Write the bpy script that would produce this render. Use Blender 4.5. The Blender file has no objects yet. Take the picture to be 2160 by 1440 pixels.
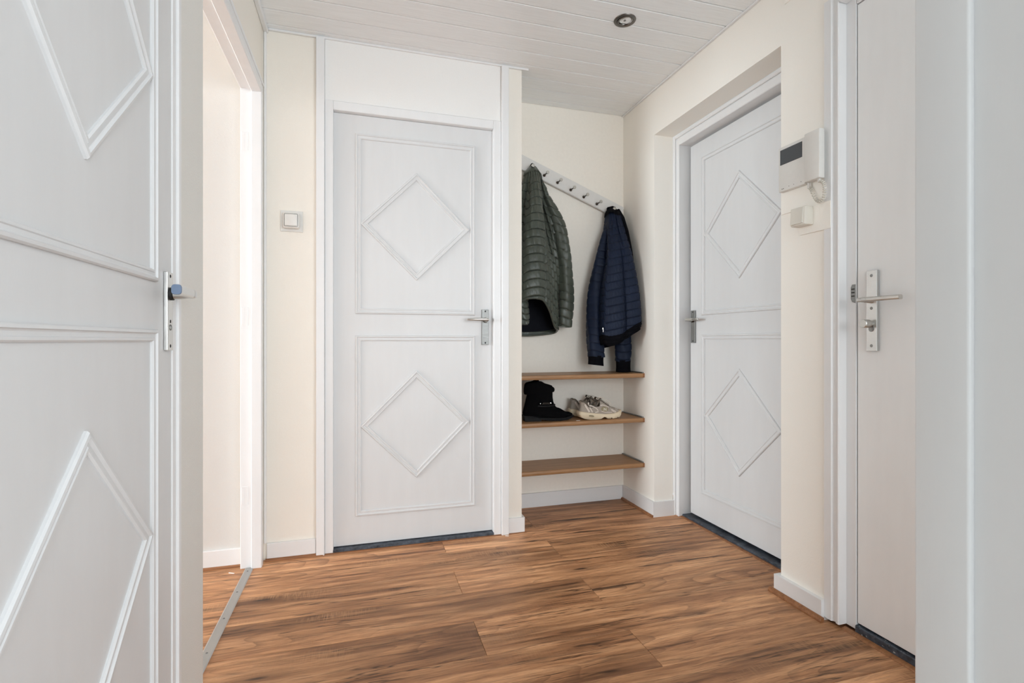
import bpy, bmesh, math, random
from mathutils import Vector, Matrix

random.seed(7)
R = math.radians
scene = bpy.context.scene
C = scene.collection

# ------------------------------------------------------------------ camera
cam = bpy.data.objects.new('camera', bpy.data.cameras.new('camera'))
C.objects.link(cam)
cam.location = (0, 0, 1.0)
cam.rotation_euler = (R(90), 0, R(-16.39))
cam.data.sensor_width = 36
cam.data.lens = 36 * 1073.5 / 2160
cam.data.shift_y = (717.6 - 720) / 2160
cam.data.clip_start = 0.02
scene.camera = cam

# ------------------------------------------------------------------ world and daylight
w = bpy.data.worlds.new('world'); scene.world = w; w.use_nodes = True
w.node_tree.nodes['Background'].inputs[0].default_value = (0.86, 0.93, 1.0, 1)
w.node_tree.nodes['Background'].inputs[1].default_value = 1.0

def area(name, loc, rot, sx, sy, e, col):
    l = bpy.data.lights.new(name, 'AREA'); l.shape = 'RECTANGLE'
    l.size = sx; l.size_y = sy; l.energy = e; l.color = col
    o = bpy.data.objects.new(name, l); o.location = loc; o.rotation_euler = rot
    C.objects.link(o); return o
# daylight entering by the window of the room on the left (light travels +X)
area('daylight_side_window', (-6.36, 1.50, 1.35), (0, R(-90), 0), 1.9, 1.8, 245, (0.85, 0.945, 1.0))
# daylight entering by the window of the room behind the camera (light travels +Y)
area('daylight_rear_window', (2.2, -3.46, 1.45), (R(90), 0, 0), 4.4, 1.7, 142, (0.89, 0.955, 1.0))

scene.view_settings.view_transform = 'Standard'
scene.view_settings.look = 'None'
scene.view_settings.exposure = 0.34
scene.view_settings.gamma = 1.0
scene.view_settings.use_curve_mapping = False
scene.cycles.use_denoising = True
scene.cycles.max_bounces = 14
scene.cycles.diffuse_bounces = 9
scene.cycles.glossy_bounces = 4
scene.cycles.sample_clamp_indirect = 8
scene.cycles.caustics_reflective = False
scene.cycles.caustics_refractive = False

# ------------------------------------------------------------------ materials
class NT:
    def __init__(s, name):
        s.m = bpy.data.materials.new(name); s.m.use_nodes = True
        s.t = s.m.node_tree; s.b = s.t.nodes['Principled BSDF']
    def n(s, typ, **kw):
        nd = s.t.nodes.new(typ)
        for k, v in kw.items():
            if k in nd.inputs.keys(): nd.inputs[k].default_value = v
            else: setattr(nd, k, v)
        return nd
    def l(s, a, b): s.t.links.new(a, b)
    def coord(s, scale=(1, 1, 1), kind='Object', loc=(0, 0, 0), rnd=False):
        tc = s.n('ShaderNodeTexCoord'); mp = s.n('ShaderNodeMapping')
        src = tc.outputs[kind]
        if rnd:
            oi = s.n('ShaderNodeObjectInfo'); mul = s.n('ShaderNodeVectorMath', operation='SCALE')
            cb = s.n('ShaderNodeCombineXYZ'); s.l(oi.outputs['Random'], cb.inputs[0]); s.l(oi.outputs['Random'], cb.inputs[1])
            s.l(cb.outputs[0], mul.inputs[0]); mul.inputs['Scale'].default_value = 57.3
            ad = s.n('ShaderNodeVectorMath', operation='ADD'); s.l(src, ad.inputs[0]); s.l(mul.outputs[0], ad.inputs[1]); src = ad.outputs[0]
        s.l(src, mp.inputs[0]); mp.inputs['Scale'].default_value = scale; mp.inputs['Location'].default_value = loc
        return mp.outputs[0]
    def noise(s, vec, scale=5, detail=4, rough=.5, dist=0):
        nd = s.n('ShaderNodeTexNoise'); s.l(vec, nd.inputs['Vector'])
        nd.inputs['Scale'].default_value = scale; nd.inputs['Detail'].default_value = detail
        nd.inputs['Roughness'].default_value = rough; nd.inputs['Distortion'].default_value = dist
        return nd.outputs['Fac']
    def ramp(s, fac, stops):
        nd = s.n('ShaderNodeValToRGB'); s.l(fac, nd.inputs[0]); e = nd.color_ramp.elements
        while len(e) < len(stops): e.new(.5)
        for i, (p, c) in enumerate(stops):
            e[i].position = p; e[i].color = (c, c, c, 1) if not isinstance(c, tuple) else (*c, 1)
        return nd.outputs[0]
    def mix(s, fac, a, b, mode='MIX'):
        nd = s.n('ShaderNodeMix', data_type='RGBA', blend_type=mode)
        for sock, v in ((nd.inputs[0], fac), (nd.inputs[6], a), (nd.inputs[7], b)):
            if hasattr(v, 'is_output') or isinstance(v, bpy.types.NodeSocket): s.l(v, sock)
            elif isinstance(v, tuple): sock.default_value = (*v, 1)
            else: sock.default_value = v
        return nd.outputs[2]
    def math(s, op, a, b=None):
        nd = s.n('ShaderNodeMath', operation=op)
        for i, v in enumerate((a, b)):
            if v is None: continue
            if isinstance(v, bpy.types.NodeSocket): s.l(v, nd.inputs[i])
            else: nd.inputs[i].default_value = v
        return nd.outputs[0]
    def bump(s, h, strength=.2, dist=.002):
        nd = s.n('ShaderNodeBump'); s.l(h, nd.inputs['Height'])
        nd.inputs['Strength'].default_value = strength; nd.inputs['Distance'].default_value = dist
        s.l(nd.outputs[0], s.b.inputs['Normal'])
    def set(s, col=None, rough=None, metal=None, **kw):
        if col is not None:
            if isinstance(col, tuple): s.b.inputs['Base Color'].default_value = (*col, 1)
            else: s.l(col, s.b.inputs['Base Color'])
        if rough is not None:
            if isinstance(rough, (int, float)): s.b.inputs['Roughness'].default_value = rough
            else: s.l(rough, s.b.inputs['Roughness'])
        if metal is not None: s.b.inputs['Metallic'].default_value = metal
        for k, v in kw.items(): s.b.inputs[k.replace('_', ' ')].default_value = v
        return s

def plain(name, col, rough=.5, metal=0, **kw):
    m = NT(name); v = m.coord((1, 1, 1))
    f = m.noise(v, 60, 3)
    c2 = tuple(x * .93 for x in col)
    m.set(m.mix(f, c2, col), rough, metal, **kw)
    return m.m

def paint(name, col, rough=.42, streak=(6, 6, 1)):
    """brushed gloss paint on timber: faint brush streaks, small dents"""
    m = NT(name); v = m.coord(streak)
    f = m.noise(v, 4, 5); big = m.noise(m.coord((1, 1, 1)), 2.2, 3)
    c = m.mix(m.ramp(f, [(.3, 0.0), (.7, 1.0)]), tuple(x * .965 for x in col), col)
    c = m.mix(m.ramp(big, [(.35, .0), (.75, .35)]), c, tuple(x * .95 for x in col))
    m.set(c, rough)
    h = m.noise(m.coord((90, 90, 14)), 3, 4)
    m.bump(h, .12, .001)
    return m.m

def wallpaper(name, col, scale=330, strength=.28):
    """painted woven glass-fibre wallpaper"""
    m = NT(name); v = m.coord((1, 1, 1))
    vo = m.n('ShaderNodeTexVoronoi'); m.l(v, vo.inputs['Vector']); vo.inputs['Scale'].default_value = scale
    vo.inputs['Randomness'].default_value = .45
    nz = m.noise(v, 90, 4); big = m.noise(v, 1.6, 3)
    c = m.mix(m.ramp(big, [(.3, 0.), (.8, .6)]), col, tuple(x * .955 for x in col))
    c = m.mix(m.ramp(vo.outputs['Distance'], [(.0, .0), (.8, .16)]), c, tuple(x * .8 for x in col))
    m.set(c, .6)
    h = m.math('ADD', m.math('MULTIPLY', vo.outputs['Distance'], -.8), m.math('MULTIPLY', nz, .5))
    m.bump(h, strength, .002)
    return m.m

def floor_wood(name):
    m = NT(name)
    base = m.coord((1, 1, 1), rnd=True)
    def sc(x, y, z=1):
        mp = m.n('ShaderNodeMapping'); m.l(base, mp.inputs[0]); mp.inputs['Scale'].default_value = (x, y, z); return mp.outputs[0]
    # slow bending of the grain
    warp = m.noise(sc(2.2, 4.5), 1.0, 3)
    wv = m.n('ShaderNodeCombineXYZ'); m.l(m.math('MULTIPLY', m.math('SUBTRACT', warp, .5), .034), wv.inputs[1])
    add = m.n('ShaderNodeVectorMath', operation='ADD'); m.l(base, add.inputs[0]); m.l(wv.outputs[0], add.inputs[1])
    def scw(x, y):
        mp = m.n('ShaderNodeMapping'); m.l(add.outputs[0], mp.inputs[0]); mp.inputs['Scale'].default_value = (x, y, 1); return mp.outputs[0]
    g1 = m.noise(scw(1.5, 24), 1.0, 10, .64)
    g2 = m.noise(scw(.75, 5.5), 1.0, 4, .55)
    fine = m.noise(scw(11, 260), 1.0, 5, .65)
    col = m.ramp(g1, [(.29, (.135, .064, .032)), (.42, (.34, .182, .098)), (.54, (.51, .298, .170)), (.70, (.70, .45, .285))])
    tone = m.ramp(g2, [(.30, (.46, .43, .41)), (.46, (.90, .88, .86)), (.60, (1.18, 1.17, 1.16))])
    col = m.mix(1.0, col, tone, 'MULTIPLY')
    # growth rings: contour lines of a slow stretched field give cathedral figure
    fld = m.noise(sc(.75, 4.2), 1.0, 2.0, .45)
    fr = m.math('FRACT', m.math('MULTIPLY', m.math('ADD', fld, m.math('MULTIPLY', g1, .02)), 17.0))
    rg = m.math('MULTIPLY', m.ramp(fr, [(.0, .62), (.10, .40), (.42, 0.), (.97, 0.), (1., .6)]), m.ramp(m.noise(sc(1.3, 5), 1.0, 2), [(.40, .12), (.60, .85)]))
    col = m.mix(rg, col, (.105, .050, .026))
    # dark mineral streaks
    st = m.ramp(m.noise(scw(1.1, 22), 1.4, 8, .64), [(.56, 0.0), (.62, .92)])
    mask = m.ramp(m.noise(sc(1.4, 5), 1, 2), [(.43, 0.), (.60, 1.)])
    col = m.mix(m.math('MULTIPLY', st, mask), col, (.048, .023, .012))
    # thin dark veins
    vn = m.noise(scw(.9, 17), 1.0, 5, .55)
    vein = m.ramp(m.math('ABSOLUTE', m.math('SUBTRACT', vn, .5)), [(.003, .85), (.014, 0.)])
    col = m.mix(m.math('MULTIPLY', vein, m.ramp(m.noise(sc(1.8, 6), 1.0, 2), [(.46, 0.), (.58, 1.)])), col, (.045, .022, .012))
    # pale sapwood streaks
    sap = m.ramp(m.noise(scw(.9, 13), 1.1, 5, .6), [(.60, 0.), (.70, .55)])
    col = m.mix(sap, col, (.74, .48, .295))
    # pores
    col = m.mix(m.ramp(fine, [(.36, .55), (.50, 0.)]), col, (.12, .058, .030))
    # knots
    vo = m.n('ShaderNodeTexVoronoi'); m.l(scw(2.0, 9.5), vo.inputs['Vector']); vo.inputs['Scale'].default_value = 1.0
    kn = m.ramp(vo.outputs['Distance'], [(.03, .95), (.085, 0.)])
    halo = m.ramp(vo.outputs['Distance'], [(.06, .55), (.30, 0.)])
    col = m.mix(halo, col, (.115, .054, .028))
    col = m.mix(kn, col, (.035, .018, .010))
    # rippled cross figure around some knots
    saw = m.ramp(m.noise(sc(190, 16), 1, 2), [(.45, 0.), (.60, .38)])
    smask = m.math('MULTIPLY', m.ramp(m.noise(sc(2.0, 8), 1.0, 2), [(.50, 0.), (.62, 1.)]), m.ramp(vo.outputs['Distance'], [(.2, 1.), (.5, .15)]))
    col = m.mix(m.math('MULTIPLY', saw, smask), col, (.56, .35, .20))
    oi = m.n('ShaderNodeObjectInfo')
    tint = m.ramp(oi.outputs['Random'], [(0., (.88, .76, .63)), (.35, (1.06, .93, .78)), (.65, (1.16, 1.02, .86)), (1., (1.36, 1.21, 1.05))])
    col = m.mix(1.0, col, tint, 'MULTIPLY')
    m.set(col, m.ramp(g1, [(.2, .40), (.8, .52)]))
    m.b.inputs['Specular IOR Level'].default_value = .35
    m.bump(m.math('ADD', m.math('MULTIPLY', fine, .4), g1), .10, .001)
    return m.m

def oak(name, lo, hi):
    m = NT(name); v = m.coord((1.6, 26, 26)); f = m.noise(v, 2.0, 6, .6, .3)
    p = m.noise(m.coord((12, 240, 240)), 1, 3)
    c = m.mix(m.ramp(f, [(.3, 0.), (.7, 1.)]), lo, hi)
    c = m.mix(m.ramp(p, [(.36, .35), (.5, 0.)]), c, tuple(x * .6 for x in lo))
    m.set(c, .45); m.bump(f, .08, .001); return m.m

def ceiling_mat(name):
    m = NT(name); f = m.noise(m.coord((3.0, 95, 1), rnd=True), 1.6, 5, .6)
    g = m.noise(m.coord((7, 320, 1)), 1, 3)
    c = m.mix(m.ramp(f, [(.35, 0.), (.65, 1.)]), (.83, .85, .86), (.88, .90, .91))
    c = m.mix(m.ramp(g, [(.36, .3), (.52, 0.)]), c, (.70, .705, .705))
    m.set(c, .38); m.bump(f, .06, .0006); return m.m

def stone(name, spots):
    m = NT(name); v = m.coord((1, 1, 1)); f = m.noise(v, 38, 6, .65)
    c = m.mix(m.ramp(f, [(.35, 0.), (.75, 1.)]), (.016, .020, .028), (.10, .122, .155))
    s = m.ramp(m.noise(m.coord((1, 1, 1), loc=(3, 1, 2)), 120 if spots else 70, 2), [(.66 if spots else .74, 0.), (.70 if spots else .80, .85 if spots else .35)])
    c = m.mix(s, c, (.55, .56, .55)); m.set(c, .55); m.bump(f, .15, .001); return m.m

def metal(name, col, rough, aniso=(1, 1, 1)):
    m = NT(name); f = m.noise(m.coord(aniso), 40, 4)
    m.set(m.mix(f, tuple(x * .88 for x in col), col), m.ramp(f, [(.2, rough * .8), (.8, rough * 1.2)]), 1.0); return m.m

def cloth(name, col, rough, sheen=.3, crinkle=.35, scale=55):
    m = NT(name); v = m.coord((1, 1, 1)); f = m.noise(v, scale, 5, .6); b = m.noise(v, 7, 3)
    c = m.mix(m.ramp(b, [(.3, 0.), (.75, 1.)]), tuple(x * .8 for x in col), tuple(x * 1.12 for x in col))
    m.set(c, rough); m.b.inputs['Sheen Weight'].default_value = sheen; m.b.inputs['Sheen Roughness'].default_value = .5
    m.bump(f, crinkle, .003); return m.m

def ribknit(name, col):
    m = NT(name); v = m.coord((1, 1, 1)); f = m.noise(v, 420, 2)
    m.set(m.mix(f, tuple(x * .7 for x in col), col), .9); m.bump(f, .4, .001); return m.m

M = dict(
    door=paint('door_paint', (.68, .685, .69)),
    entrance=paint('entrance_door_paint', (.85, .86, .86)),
    frame=paint('frame_paint', (.79, .795, .80), .36),
    base=paint('baseboard_paint', (.79, .795, .80), .4, (1, 1, 6)),
    cream=wallpaper('cream_wallpaper', (.855, .815, .745)),
    over=wallpaper('white_wallpaper', (.85, .845, .83), 330, .2),
    hallwall=wallpaper('woven_wallpaper', (.76, .745, .705), 260, .5),
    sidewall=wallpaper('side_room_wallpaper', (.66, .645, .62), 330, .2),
    sideother=wallpaper('side_room_low_bounce_wall', (.55, .53, .50), 330, .2),  # unseen window wall, toned down so it bounces less light
    bouncefloor=plain('pale_bounce_floor', (.70, .70, .69), .9),  # unseen rear floor, made pale to bounce neutral light onto the ceiling
    alcove=plain('alcove_plaster', (.90, .855, .78), .6),
    pillar=wallpaper('fine_wallpaper', (.915, .885, .825), 420, .18),
    ceil=ceiling_mat('ceiling_board'),
    plaster=plain('white_plaster', (.84, .835, .825), .7),
    floor=floor_wood('walnut_laminate'),
    scotia=oak('brown_scotia', (.20, .075, .025), (.36, .16, .065)),
    shelf=oak('oak_veneer', (.26, .13, .052), (.40, .215, .095)),
    stone=stone('blue_stone', False), stone2=stone('spattered_stone', True),
    alu=metal('brushed_aluminium', (.74, .74, .72), .34, (1, 1, 9)),
    alud=metal('dull_aluminium', (.30, .30, .29), .5, (1, 1, 9)),
    lever=metal('satin_lever', (.62, .61, .58), .30),
    strip=metal('ribbed_aluminium', (.60, .60, .585), .45, (1, .1, 1)),
    dark=plain('dark_hole', (.012, .012, .012), .6),
    gap=plain('dark_gap', (.03, .028, .025), .8),
    bronze=metal('gunmetal', (.20, .185, .17), .35),
    plastic=plain('white_plastic', (.74, .73, .70), .32),
    ivory=plain('ivory_plastic', (.72, .69, .62), .35),
    screen=plain('lcd_glass', (.055, .062, .068), .16),
    bluecap=plain('blue_end_cap', (.16, .22, .33), .45),
    glass=plain('lamp_glass', (.72, .72, .70), .12, .6),
    rail=plain('rail_paint', (.74, .725, .70), .30),
    knob=metal('hook_metal', (.55, .53, .49), .3),
    hookdark=metal('hook_dark', (.10, .085, .07), .4),
    green=cloth('olive_nylon', (.056, .066, .050), .36, .15, .30, 70),
    greenlining=cloth('dark_lining', (.004, .0045, .008), .7, 0),
    navy=cloth('navy_quilt', (.0055, .0120, .033), .55, 0, .22, 80),
    thread=plain('groove_shade_thread', (.008, .009, .010), .8),  # seam thread, near black so it also paints shade into the quilting grooves
    black=ribknit('black_rib', (.004, .004, .006)),
    suede=ribknit('black_suede', (.0035, .0035, .004)),
    sole=plain('black_rubber', (.0045, .0045, .005), .5),
    silver=metal('silver_stud', (.8, .8, .8), .2),
    mesh=ribknit('beige_mesh', (.43, .375, .32)),
    overlay=plain('light_overlay', (.64, .57, .50), .5),
    cream_sole=plain('cream_foam', (.76, .64, .46), .6),
    olive=plain('olive_insert', (.30, .25, .15), .5),
    sockliner=ribknit('grey_brown_lining', (.16, .135, .11)),
    lace=plain('pale_lace', (.68, .64, .56), .7),
    white=plain('white_scrap', (.85, .82, .78), .7),
)

for k_, v_ in (('black', .08), ('suede', .06), ('sole', .15), ('navy', .22), ('greenlining', .1), ('thread', .1), ('green', .4), ('mesh', .2), ('sockliner', .15)):
    M[k_].node_tree.nodes['Principled BSDF'].inputs['Specular IOR Level'].default_value = v_

# ------------------------------------------------------------------ mesh helpers
class P:
    """collects shapes into one bmesh"""
    def __init__(s): s.bm = bmesh.new()
    def box(s, x0, x1, y0, y1, z0, z1, bev=0, seg=1):
        b = bmesh.new(); bmesh.ops.create_cube(b, size=1)
        for v in b.verts:
            v.co = Vector((x0 + (v.co.x + .5) * (x1 - x0), y0 + (v.co.y + .5) * (y1 - y0), z0 + (v.co.z + .5) * (z1 - z0)))
        if bev > 0: bmesh.ops.bevel(b, geom=b.edges[:], offset=bev, segments=seg, profile=.5, affect='EDGES')
        s.join(b); return s
    def join(s, b, mat=None):
        if mat is not None: b.transform(mat)
        me = bpy.data.meshes.new('t'); b.to_mesh(me); b.free(); s.bm.from_mesh(me); bpy.data.meshes.remove(me)
    def faces(s, verts, faces):
        vs = [s.bm.verts.new(v) for v in verts]
        for f in faces:
            try: s.bm.faces.new([vs[i] for i in f])
            except ValueError: pass
        return s
    def prism(s, poly, fn, a, b):
        """poly 2D outline; fn(p, h) -> 3D; extruded from h=a to h=b"""
        n = len(poly)
        vs = [fn(p, a) for p in poly] + [fn(p, b) for p in poly]
        fs = [[i, (i + 1) % n, n + (i + 1) % n, n + i] for i in range(n)] + [list(range(n))[::-1], list(range(n, 2 * n))]
        s.faces(vs, fs); return s
    def grid(s, nu, nv, fn, closeu=False, capa=False, capb=False):
        """fn(i/nu, j/nv); u may close on itself"""
        cu = nu if closeu else nu + 1
        vs = [[s.bm.verts.new(fn(i / nu, j / nv)) for i in range(cu)] for j in range(nv + 1)]
        for j in range(nv):
            for i in range(nu):
                k = (i + 1) % cu
                try: s.bm.faces.new([vs[j][i], vs[j][k], vs[j + 1][k], vs[j + 1][i]])
                except ValueError: pass
        if capa: s.bm.faces.new(vs[0][::-1])
        if capb: s.bm.faces.new(vs[-1])
        return s
    def tube(s, pts, rad, n=10, caps=True, flat=None):
        """round tube through pts; rad number or list; flat=(ax) squashes second axis"""
        pts = [Vector(p) for p in pts]; m = len(pts)
        rs = rad if isinstance(rad, (list, tuple)) else [rad] * m
        prev = None; rings = []
        for i, p in enumerate(pts):
            t = (pts[min(i + 1, m - 1)] - pts[max(i - 1, 0)]).normalized()
            if prev is None:
                a = Vector((0, 0, 1)) if abs(t.z) < .9 else Vector((1, 0, 0))
                u = (a - t * a.dot(t)).normalized()
            else: u = (prev - t * prev.dot(t)).normalized()
            prev = u; v = t.cross(u)
            k = flat if flat else 1
            rings.append([s.bm.verts.new(p + (u * math.cos(2 * math.pi * q / n) + v * k * math.sin(2 * math.pi * q / n)) * rs[i]) for q in range(n)])
        for a, b in zip(rings, rings[1:]):
            for q in range(n): s.bm.faces.new([a[q], a[(q + 1) % n], b[(q + 1) % n], b[q]])
        if caps: s.bm.faces.new(rings[0][::-1]); s.bm.faces.new(rings[-1])
        return s
    def lathe(s, prof, n=32, mat=None):
        """prof: list of (r, z) about the z axis"""
        b = bmesh.new(); rings = []
        for r, z in prof:
            if r < 1e-6: rings.append([b.verts.new((0, 0, z))])
            else: rings.append([b.verts.new((r * math.cos(2 * math.pi * q / n), r * math.sin(2 * math.pi * q / n), z)) for q in range(n)])
        for a, c in zip(rings, rings[1:]):
            for q in range(n):
                k = (q + 1) % n
                if len(a) == 1 and len(c) == 1: continue
                if len(a) == 1: b.faces.new([a[0], c[k], c[q]])
                elif len(c) == 1: b.faces.new([a[q], a[k], c[0]])
                else: b.faces.new([a[q], a[k], c[k], c[q]])
        s.join(b, mat); return s

def obj(name, p, mat, parent=None, smooth=False, world=True, angle=38, loc=None, solid=0):
    me = bpy.data.meshes.new(name)
    bm = p.bm
    if loc is not None: bm.transform(Matrix.Translation(-Vector(loc)))
    elif parent is not None and world:
        o = Vector((0, 0, 0)); q = parent
        while q is not None: o += q.location; q = q.parent
        bm.transform(Matrix.Translation(-o))
    bmesh.ops.recalc_face_normals(bm, faces=bm.faces[:])
    bm.to_mesh(me); bm.free()
    me.materials.append(mat)
    if smooth:
        me.polygons.foreach_set('use_smooth', [True] * len(me.polygons))
        me.set_sharp_from_angle(angle=R(angle))
    ob = bpy.data.objects.new(name, me); C.objects.link(ob)
    if loc is not None: ob.location = loc
    if parent is not None: ob.parent = parent
    if solid:
        md = ob.modifiers.new('thickness', 'SOLIDIFY'); md.thickness = solid; md.offset = -1
    return ob

def thing(name, label, cat, loc=(0, 0, 0), rotz=0, group=None, kind=None):
    o = bpy.data.objects.new(name, None); C.objects.link(o); o.empty_display_size = .05
    o.location = loc; o.rotation_euler = (0, 0, rotz)
    return tag(o, label, cat, group, kind)
def tag(o, label, cat, group=None, kind=None):
    o['label'] = label; o['category'] = cat
    if group: o['group'] = group
    if kind: o['kind'] = kind
    return o
def struct(name, p, mat, label, cat, **kw):
    return tag(obj(name, p, mat, **kw), label, cat, kind='structure')

def smooth_interp(keys, x):
    """keys sorted by first value; cosine-free Catmull style linear interpolation of the remaining values"""
    if x <= keys[0][0]: return keys[0][1:]
    for a, b in zip(keys, keys[1:]):
        if x <= b[0]:
            t = (x - a[0]) / (b[0] - a[0])
            return tuple(p + (q - p) * t for p, q in zip(a[1:], b[1:]))
    return keys[-1][1:]

# ================================================================== THE SETTING
YB, YA, XR, XL, ZC = 2.54, 2.90, 1.59, -.43, 2.42     # back wall, alcove back, right wall, left wall, ceiling

# ---- floor
fl = struct('floor', P().box(-6.4, 1.95, .16, 3.0, -.10, -.009), M['floor'],
            'brown walnut-look laminate floor laid in long boards', 'floor')
ROWH, SEAM0 = .2055, 1.573
def plank(parent, x0, x1, y0, y1):
    p = P().box(x0 + .0004, x1 - .0004, y0 + .0004, y1 - .0004, -.009, 0.0, .0011)
    obj('plank', p, M['floor'], parent, loc=((x0 + x1) / 2, (y0 + y1) / 2, 0))
for k in range(-6, 7):
    y0 = SEAM0 + k * ROWH; y1 = min(y0 + ROWH, YA)
    if y0 >= YA: continue
    xmax = 1.60
    if 1.63 < y1 and y0 < 2.545: xmax = 1.75
    off = .38 if k % 2 == 0 else .885
    xs = [-.46, off, xmax]
    for a, b in zip(xs, xs[1:]): plank(fl, a, b, y0, y1)
for k in range(-3, 9):      # boards of the room on the left, same direction, shifted rows
    y0 = 1.10 + k * .19; y1 = min(y0 + .19, 2.515)
    if y0 > 2.5: continue
    for a, b in ((-2.2, -1.02 - .23 * (k % 3)), (-1.02 - .23 * (k % 3), -.49 - .06 * 0)): plank(fl, a, b, y0, y1)

# ---- ceiling boards
ce = struct('ceiling', P().box(XL - .1, 1.75, .2, 3.0, ZC + .010, ZC + .08), M['plaster'],
            'low white ceiling clad in narrow grained boards', 'ceiling')
y = 2.835
edges = [2.90]
while y > .3: edges.append(y); y -= .112
edges.append(.2)
for a, b in zip(edges[1:], edges):
    obj('ceiling_board', P().box(XL, XR + .01, a + .0016, b - .0016, ZC, ZC + .012, .0030), M['ceil'], ce, loc=((XL + XR) / 2, (a + b) / 2, ZC))

# ---- walls
wb = P()
wb.box(-.60, -.172, YB, YB + .10, 0, ZC + .01)
wb.box(.690, .80, YB, YB + .10, 0, ZC + .01)
wb.box(.70, .80, YB + .09, 3.0, 0, ZC + .01)
struct('wall_back', wb, M['cream'], 'cream wallpapered wall either side of the middle panelled door', 'wall')
struct('wall_alcove', P().box(.70, 1.71, YA, 3.0, 0, ZC + .01), M['alcove'], 'plain cream back wall of the coat alcove', 'wall')
wr = P()
wr.box(XR, 1.712, 2.545, 3.0, 0, ZC + .01)
wr.box(XR, 1.712, 1.632, 2.545, 2.166, ZC + .01)
wr.box(XR, 1.712, 1.43, 1.632, 0, ZC + .01)
wr.box(XR, 1.712, .25, 1.43, 2.20, ZC + .01)
struct('wall_right', wr, M['pillar'], 'cream wall on the right around the recessed and the entrance door', 'wall')
struct('trim_1', P().box(1.586, 1.592, 1.432, 1.612, 2.315, ZC - .002, .001), M['pillar'], 'thin cream board high on the wall above the intercom', 'trim')
wl = P()
wl.box(-.52, XL, 1.437, 1.618, 0, ZC + .01)
wl.box(-.52, XL, .15, 1.437, 2.14, ZC + .01)
wl.box(-.52, XL, .15, .60, 0, ZC + .01)
struct('wall_left', wl, M['hallwall'], 'woven wallpaper on the narrow left wall beside the open passage', 'wall')
wl2 = P()
wl2.box(-.515, XL, 1.618, 2.49, 2.135, ZC + .01)
wl2.box(-.515, XL, 2.487, YB + .01, 0, ZC + .01)
struct('wall_passage', wl2, M['cream'], 'cream wall above the open passage on the left', 'wall')
# wall with the doorway the hall is seen through
wn = P()
wn.box(.478, .60, .205, .3187, 0, 2.55); wn.box(-5.2, -.46, .205, .3187, 0, 2.55); wn.box(-.46, .478, .205, .3187, 2.14, 2.55)
struct('wall_near', wn, M['plaster'], 'white wall around the doorway nearest the viewer', 'wall')
# room on the left
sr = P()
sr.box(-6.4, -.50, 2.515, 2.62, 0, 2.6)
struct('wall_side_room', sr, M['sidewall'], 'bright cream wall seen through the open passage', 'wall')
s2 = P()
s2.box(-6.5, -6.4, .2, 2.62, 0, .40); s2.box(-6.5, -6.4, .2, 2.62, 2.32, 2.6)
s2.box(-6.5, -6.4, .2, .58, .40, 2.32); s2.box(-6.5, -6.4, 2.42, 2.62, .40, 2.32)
struct('wall_side_window', s2, M['sideother'], 'unseen window wall of the neighbouring room, greyed to cut bounce', 'wall')
struct('ceiling_side_room', P().box(-6.5, -.44, .2, 2.62, 2.5, 2.6), M['plaster'], 'white ceiling of the neighbouring room', 'ceiling')
w1 = P().box(-6.46, -6.42, .58, 2.42, .40, .46).box(-6.46, -6.42, .58, 2.42, 2.26, 2.32)
for i in range(3): w1.box(-6.46, -6.42, .58 + i * .89, .64 + i * .89, .46, 2.26)
struct('window_1', w1, M['frame'], 'white window frame of the neighbouring room', 'window')
# room behind the camera
rr = P()
rr.box(-5.3, -5.2, -3.6, .3187, 0, 2.6); rr.box(4.6, 4.7, -3.6, .3187, 0, 2.6); rr.box(1.712, 4.6, .205, .3187, 0, 2.6)
rr.box(-5.2, 4.6, -3.6, -3.5, 0, .60); rr.box(-5.2, 4.6, -3.6, -3.5, 2.30, 2.6)
rr.box(-5.2, 0, -3.6, -3.5, .60, 2.30); rr.box(4.4, 4.6, -3.6, -3.5, .60, 2.30)
struct('wall_rear', rr, M['plaster'], 'white walls of the room behind the viewer', 'wall')
struct('floor_rear', P().box(-5.2, 4.6, -3.5, .16, -.10, -.004), M['bouncefloor'], 'unseen floor behind the viewer, made pale to bounce light', 'floor')
struct('ceiling_rear', P().box(-5.2, 4.6, -3.6, .3, 2.5, 2.6), M['plaster'], 'white ceiling of the room behind the viewer', 'ceiling')
w2 = P().box(0, 4.4, -3.56, -3.52, .60, .66).box(0, 4.4, -3.56, -3.52, 2.24, 2.30)
for i in range(4): w2.box(i * 1.446, .06 + i * 1.446, -3.56, -3.52, .66, 2.24)
struct('window_2', w2, M['frame'], 'wide white window frame of the room behind the viewer', 'window')
# outer closing walls behind the two right-hand doors
struct('wall_outer', P().box(1.95, 2.02, .25, 3.0, 0, 2.6), M['plaster'], 'wall beyond the two right-hand doors', 'wall')

# ---- baseboards
BH, BT = .078, .014
def lshape(poly, h): return P().prism(poly, lambda q, z: (q[0], q[1], z), 0, h)
struct('baseboard_back', P().box(XL + .014, -.208, YB - BT, YB, 0, BH, .002), M['base'], 'white baseboard under the light switch', 'baseboard')
struct('baseboard_pier', lshape([(.724, YB), (.724, YB - BT), (.809, YB - BT), (.8125, YB - BT + .0015), (.814, YB - BT + .005), (.814, 2.885), (.80, 2.885), (.80, YB)], BH), M['base'], 'short white baseboard wrapping the pier beside the alcove', 'baseboard')
struct('baseboard_alcove', P().box(.814, XR - BT, YA - BT, YA, 0, .085, .002), M['base'], 'white baseboard along the back of the alcove', 'baseboard')
struct('baseboard_alcove_side', lshape([(XR - BT, YA), (XR - BT, 2.545 - BT), (1.712, 2.545 - BT), (1.712, 2.545), (XR, 2.545), (XR, YA)], .085), M['base'], 'white baseboard turning from the alcove into the door recess', 'baseboard')
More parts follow.
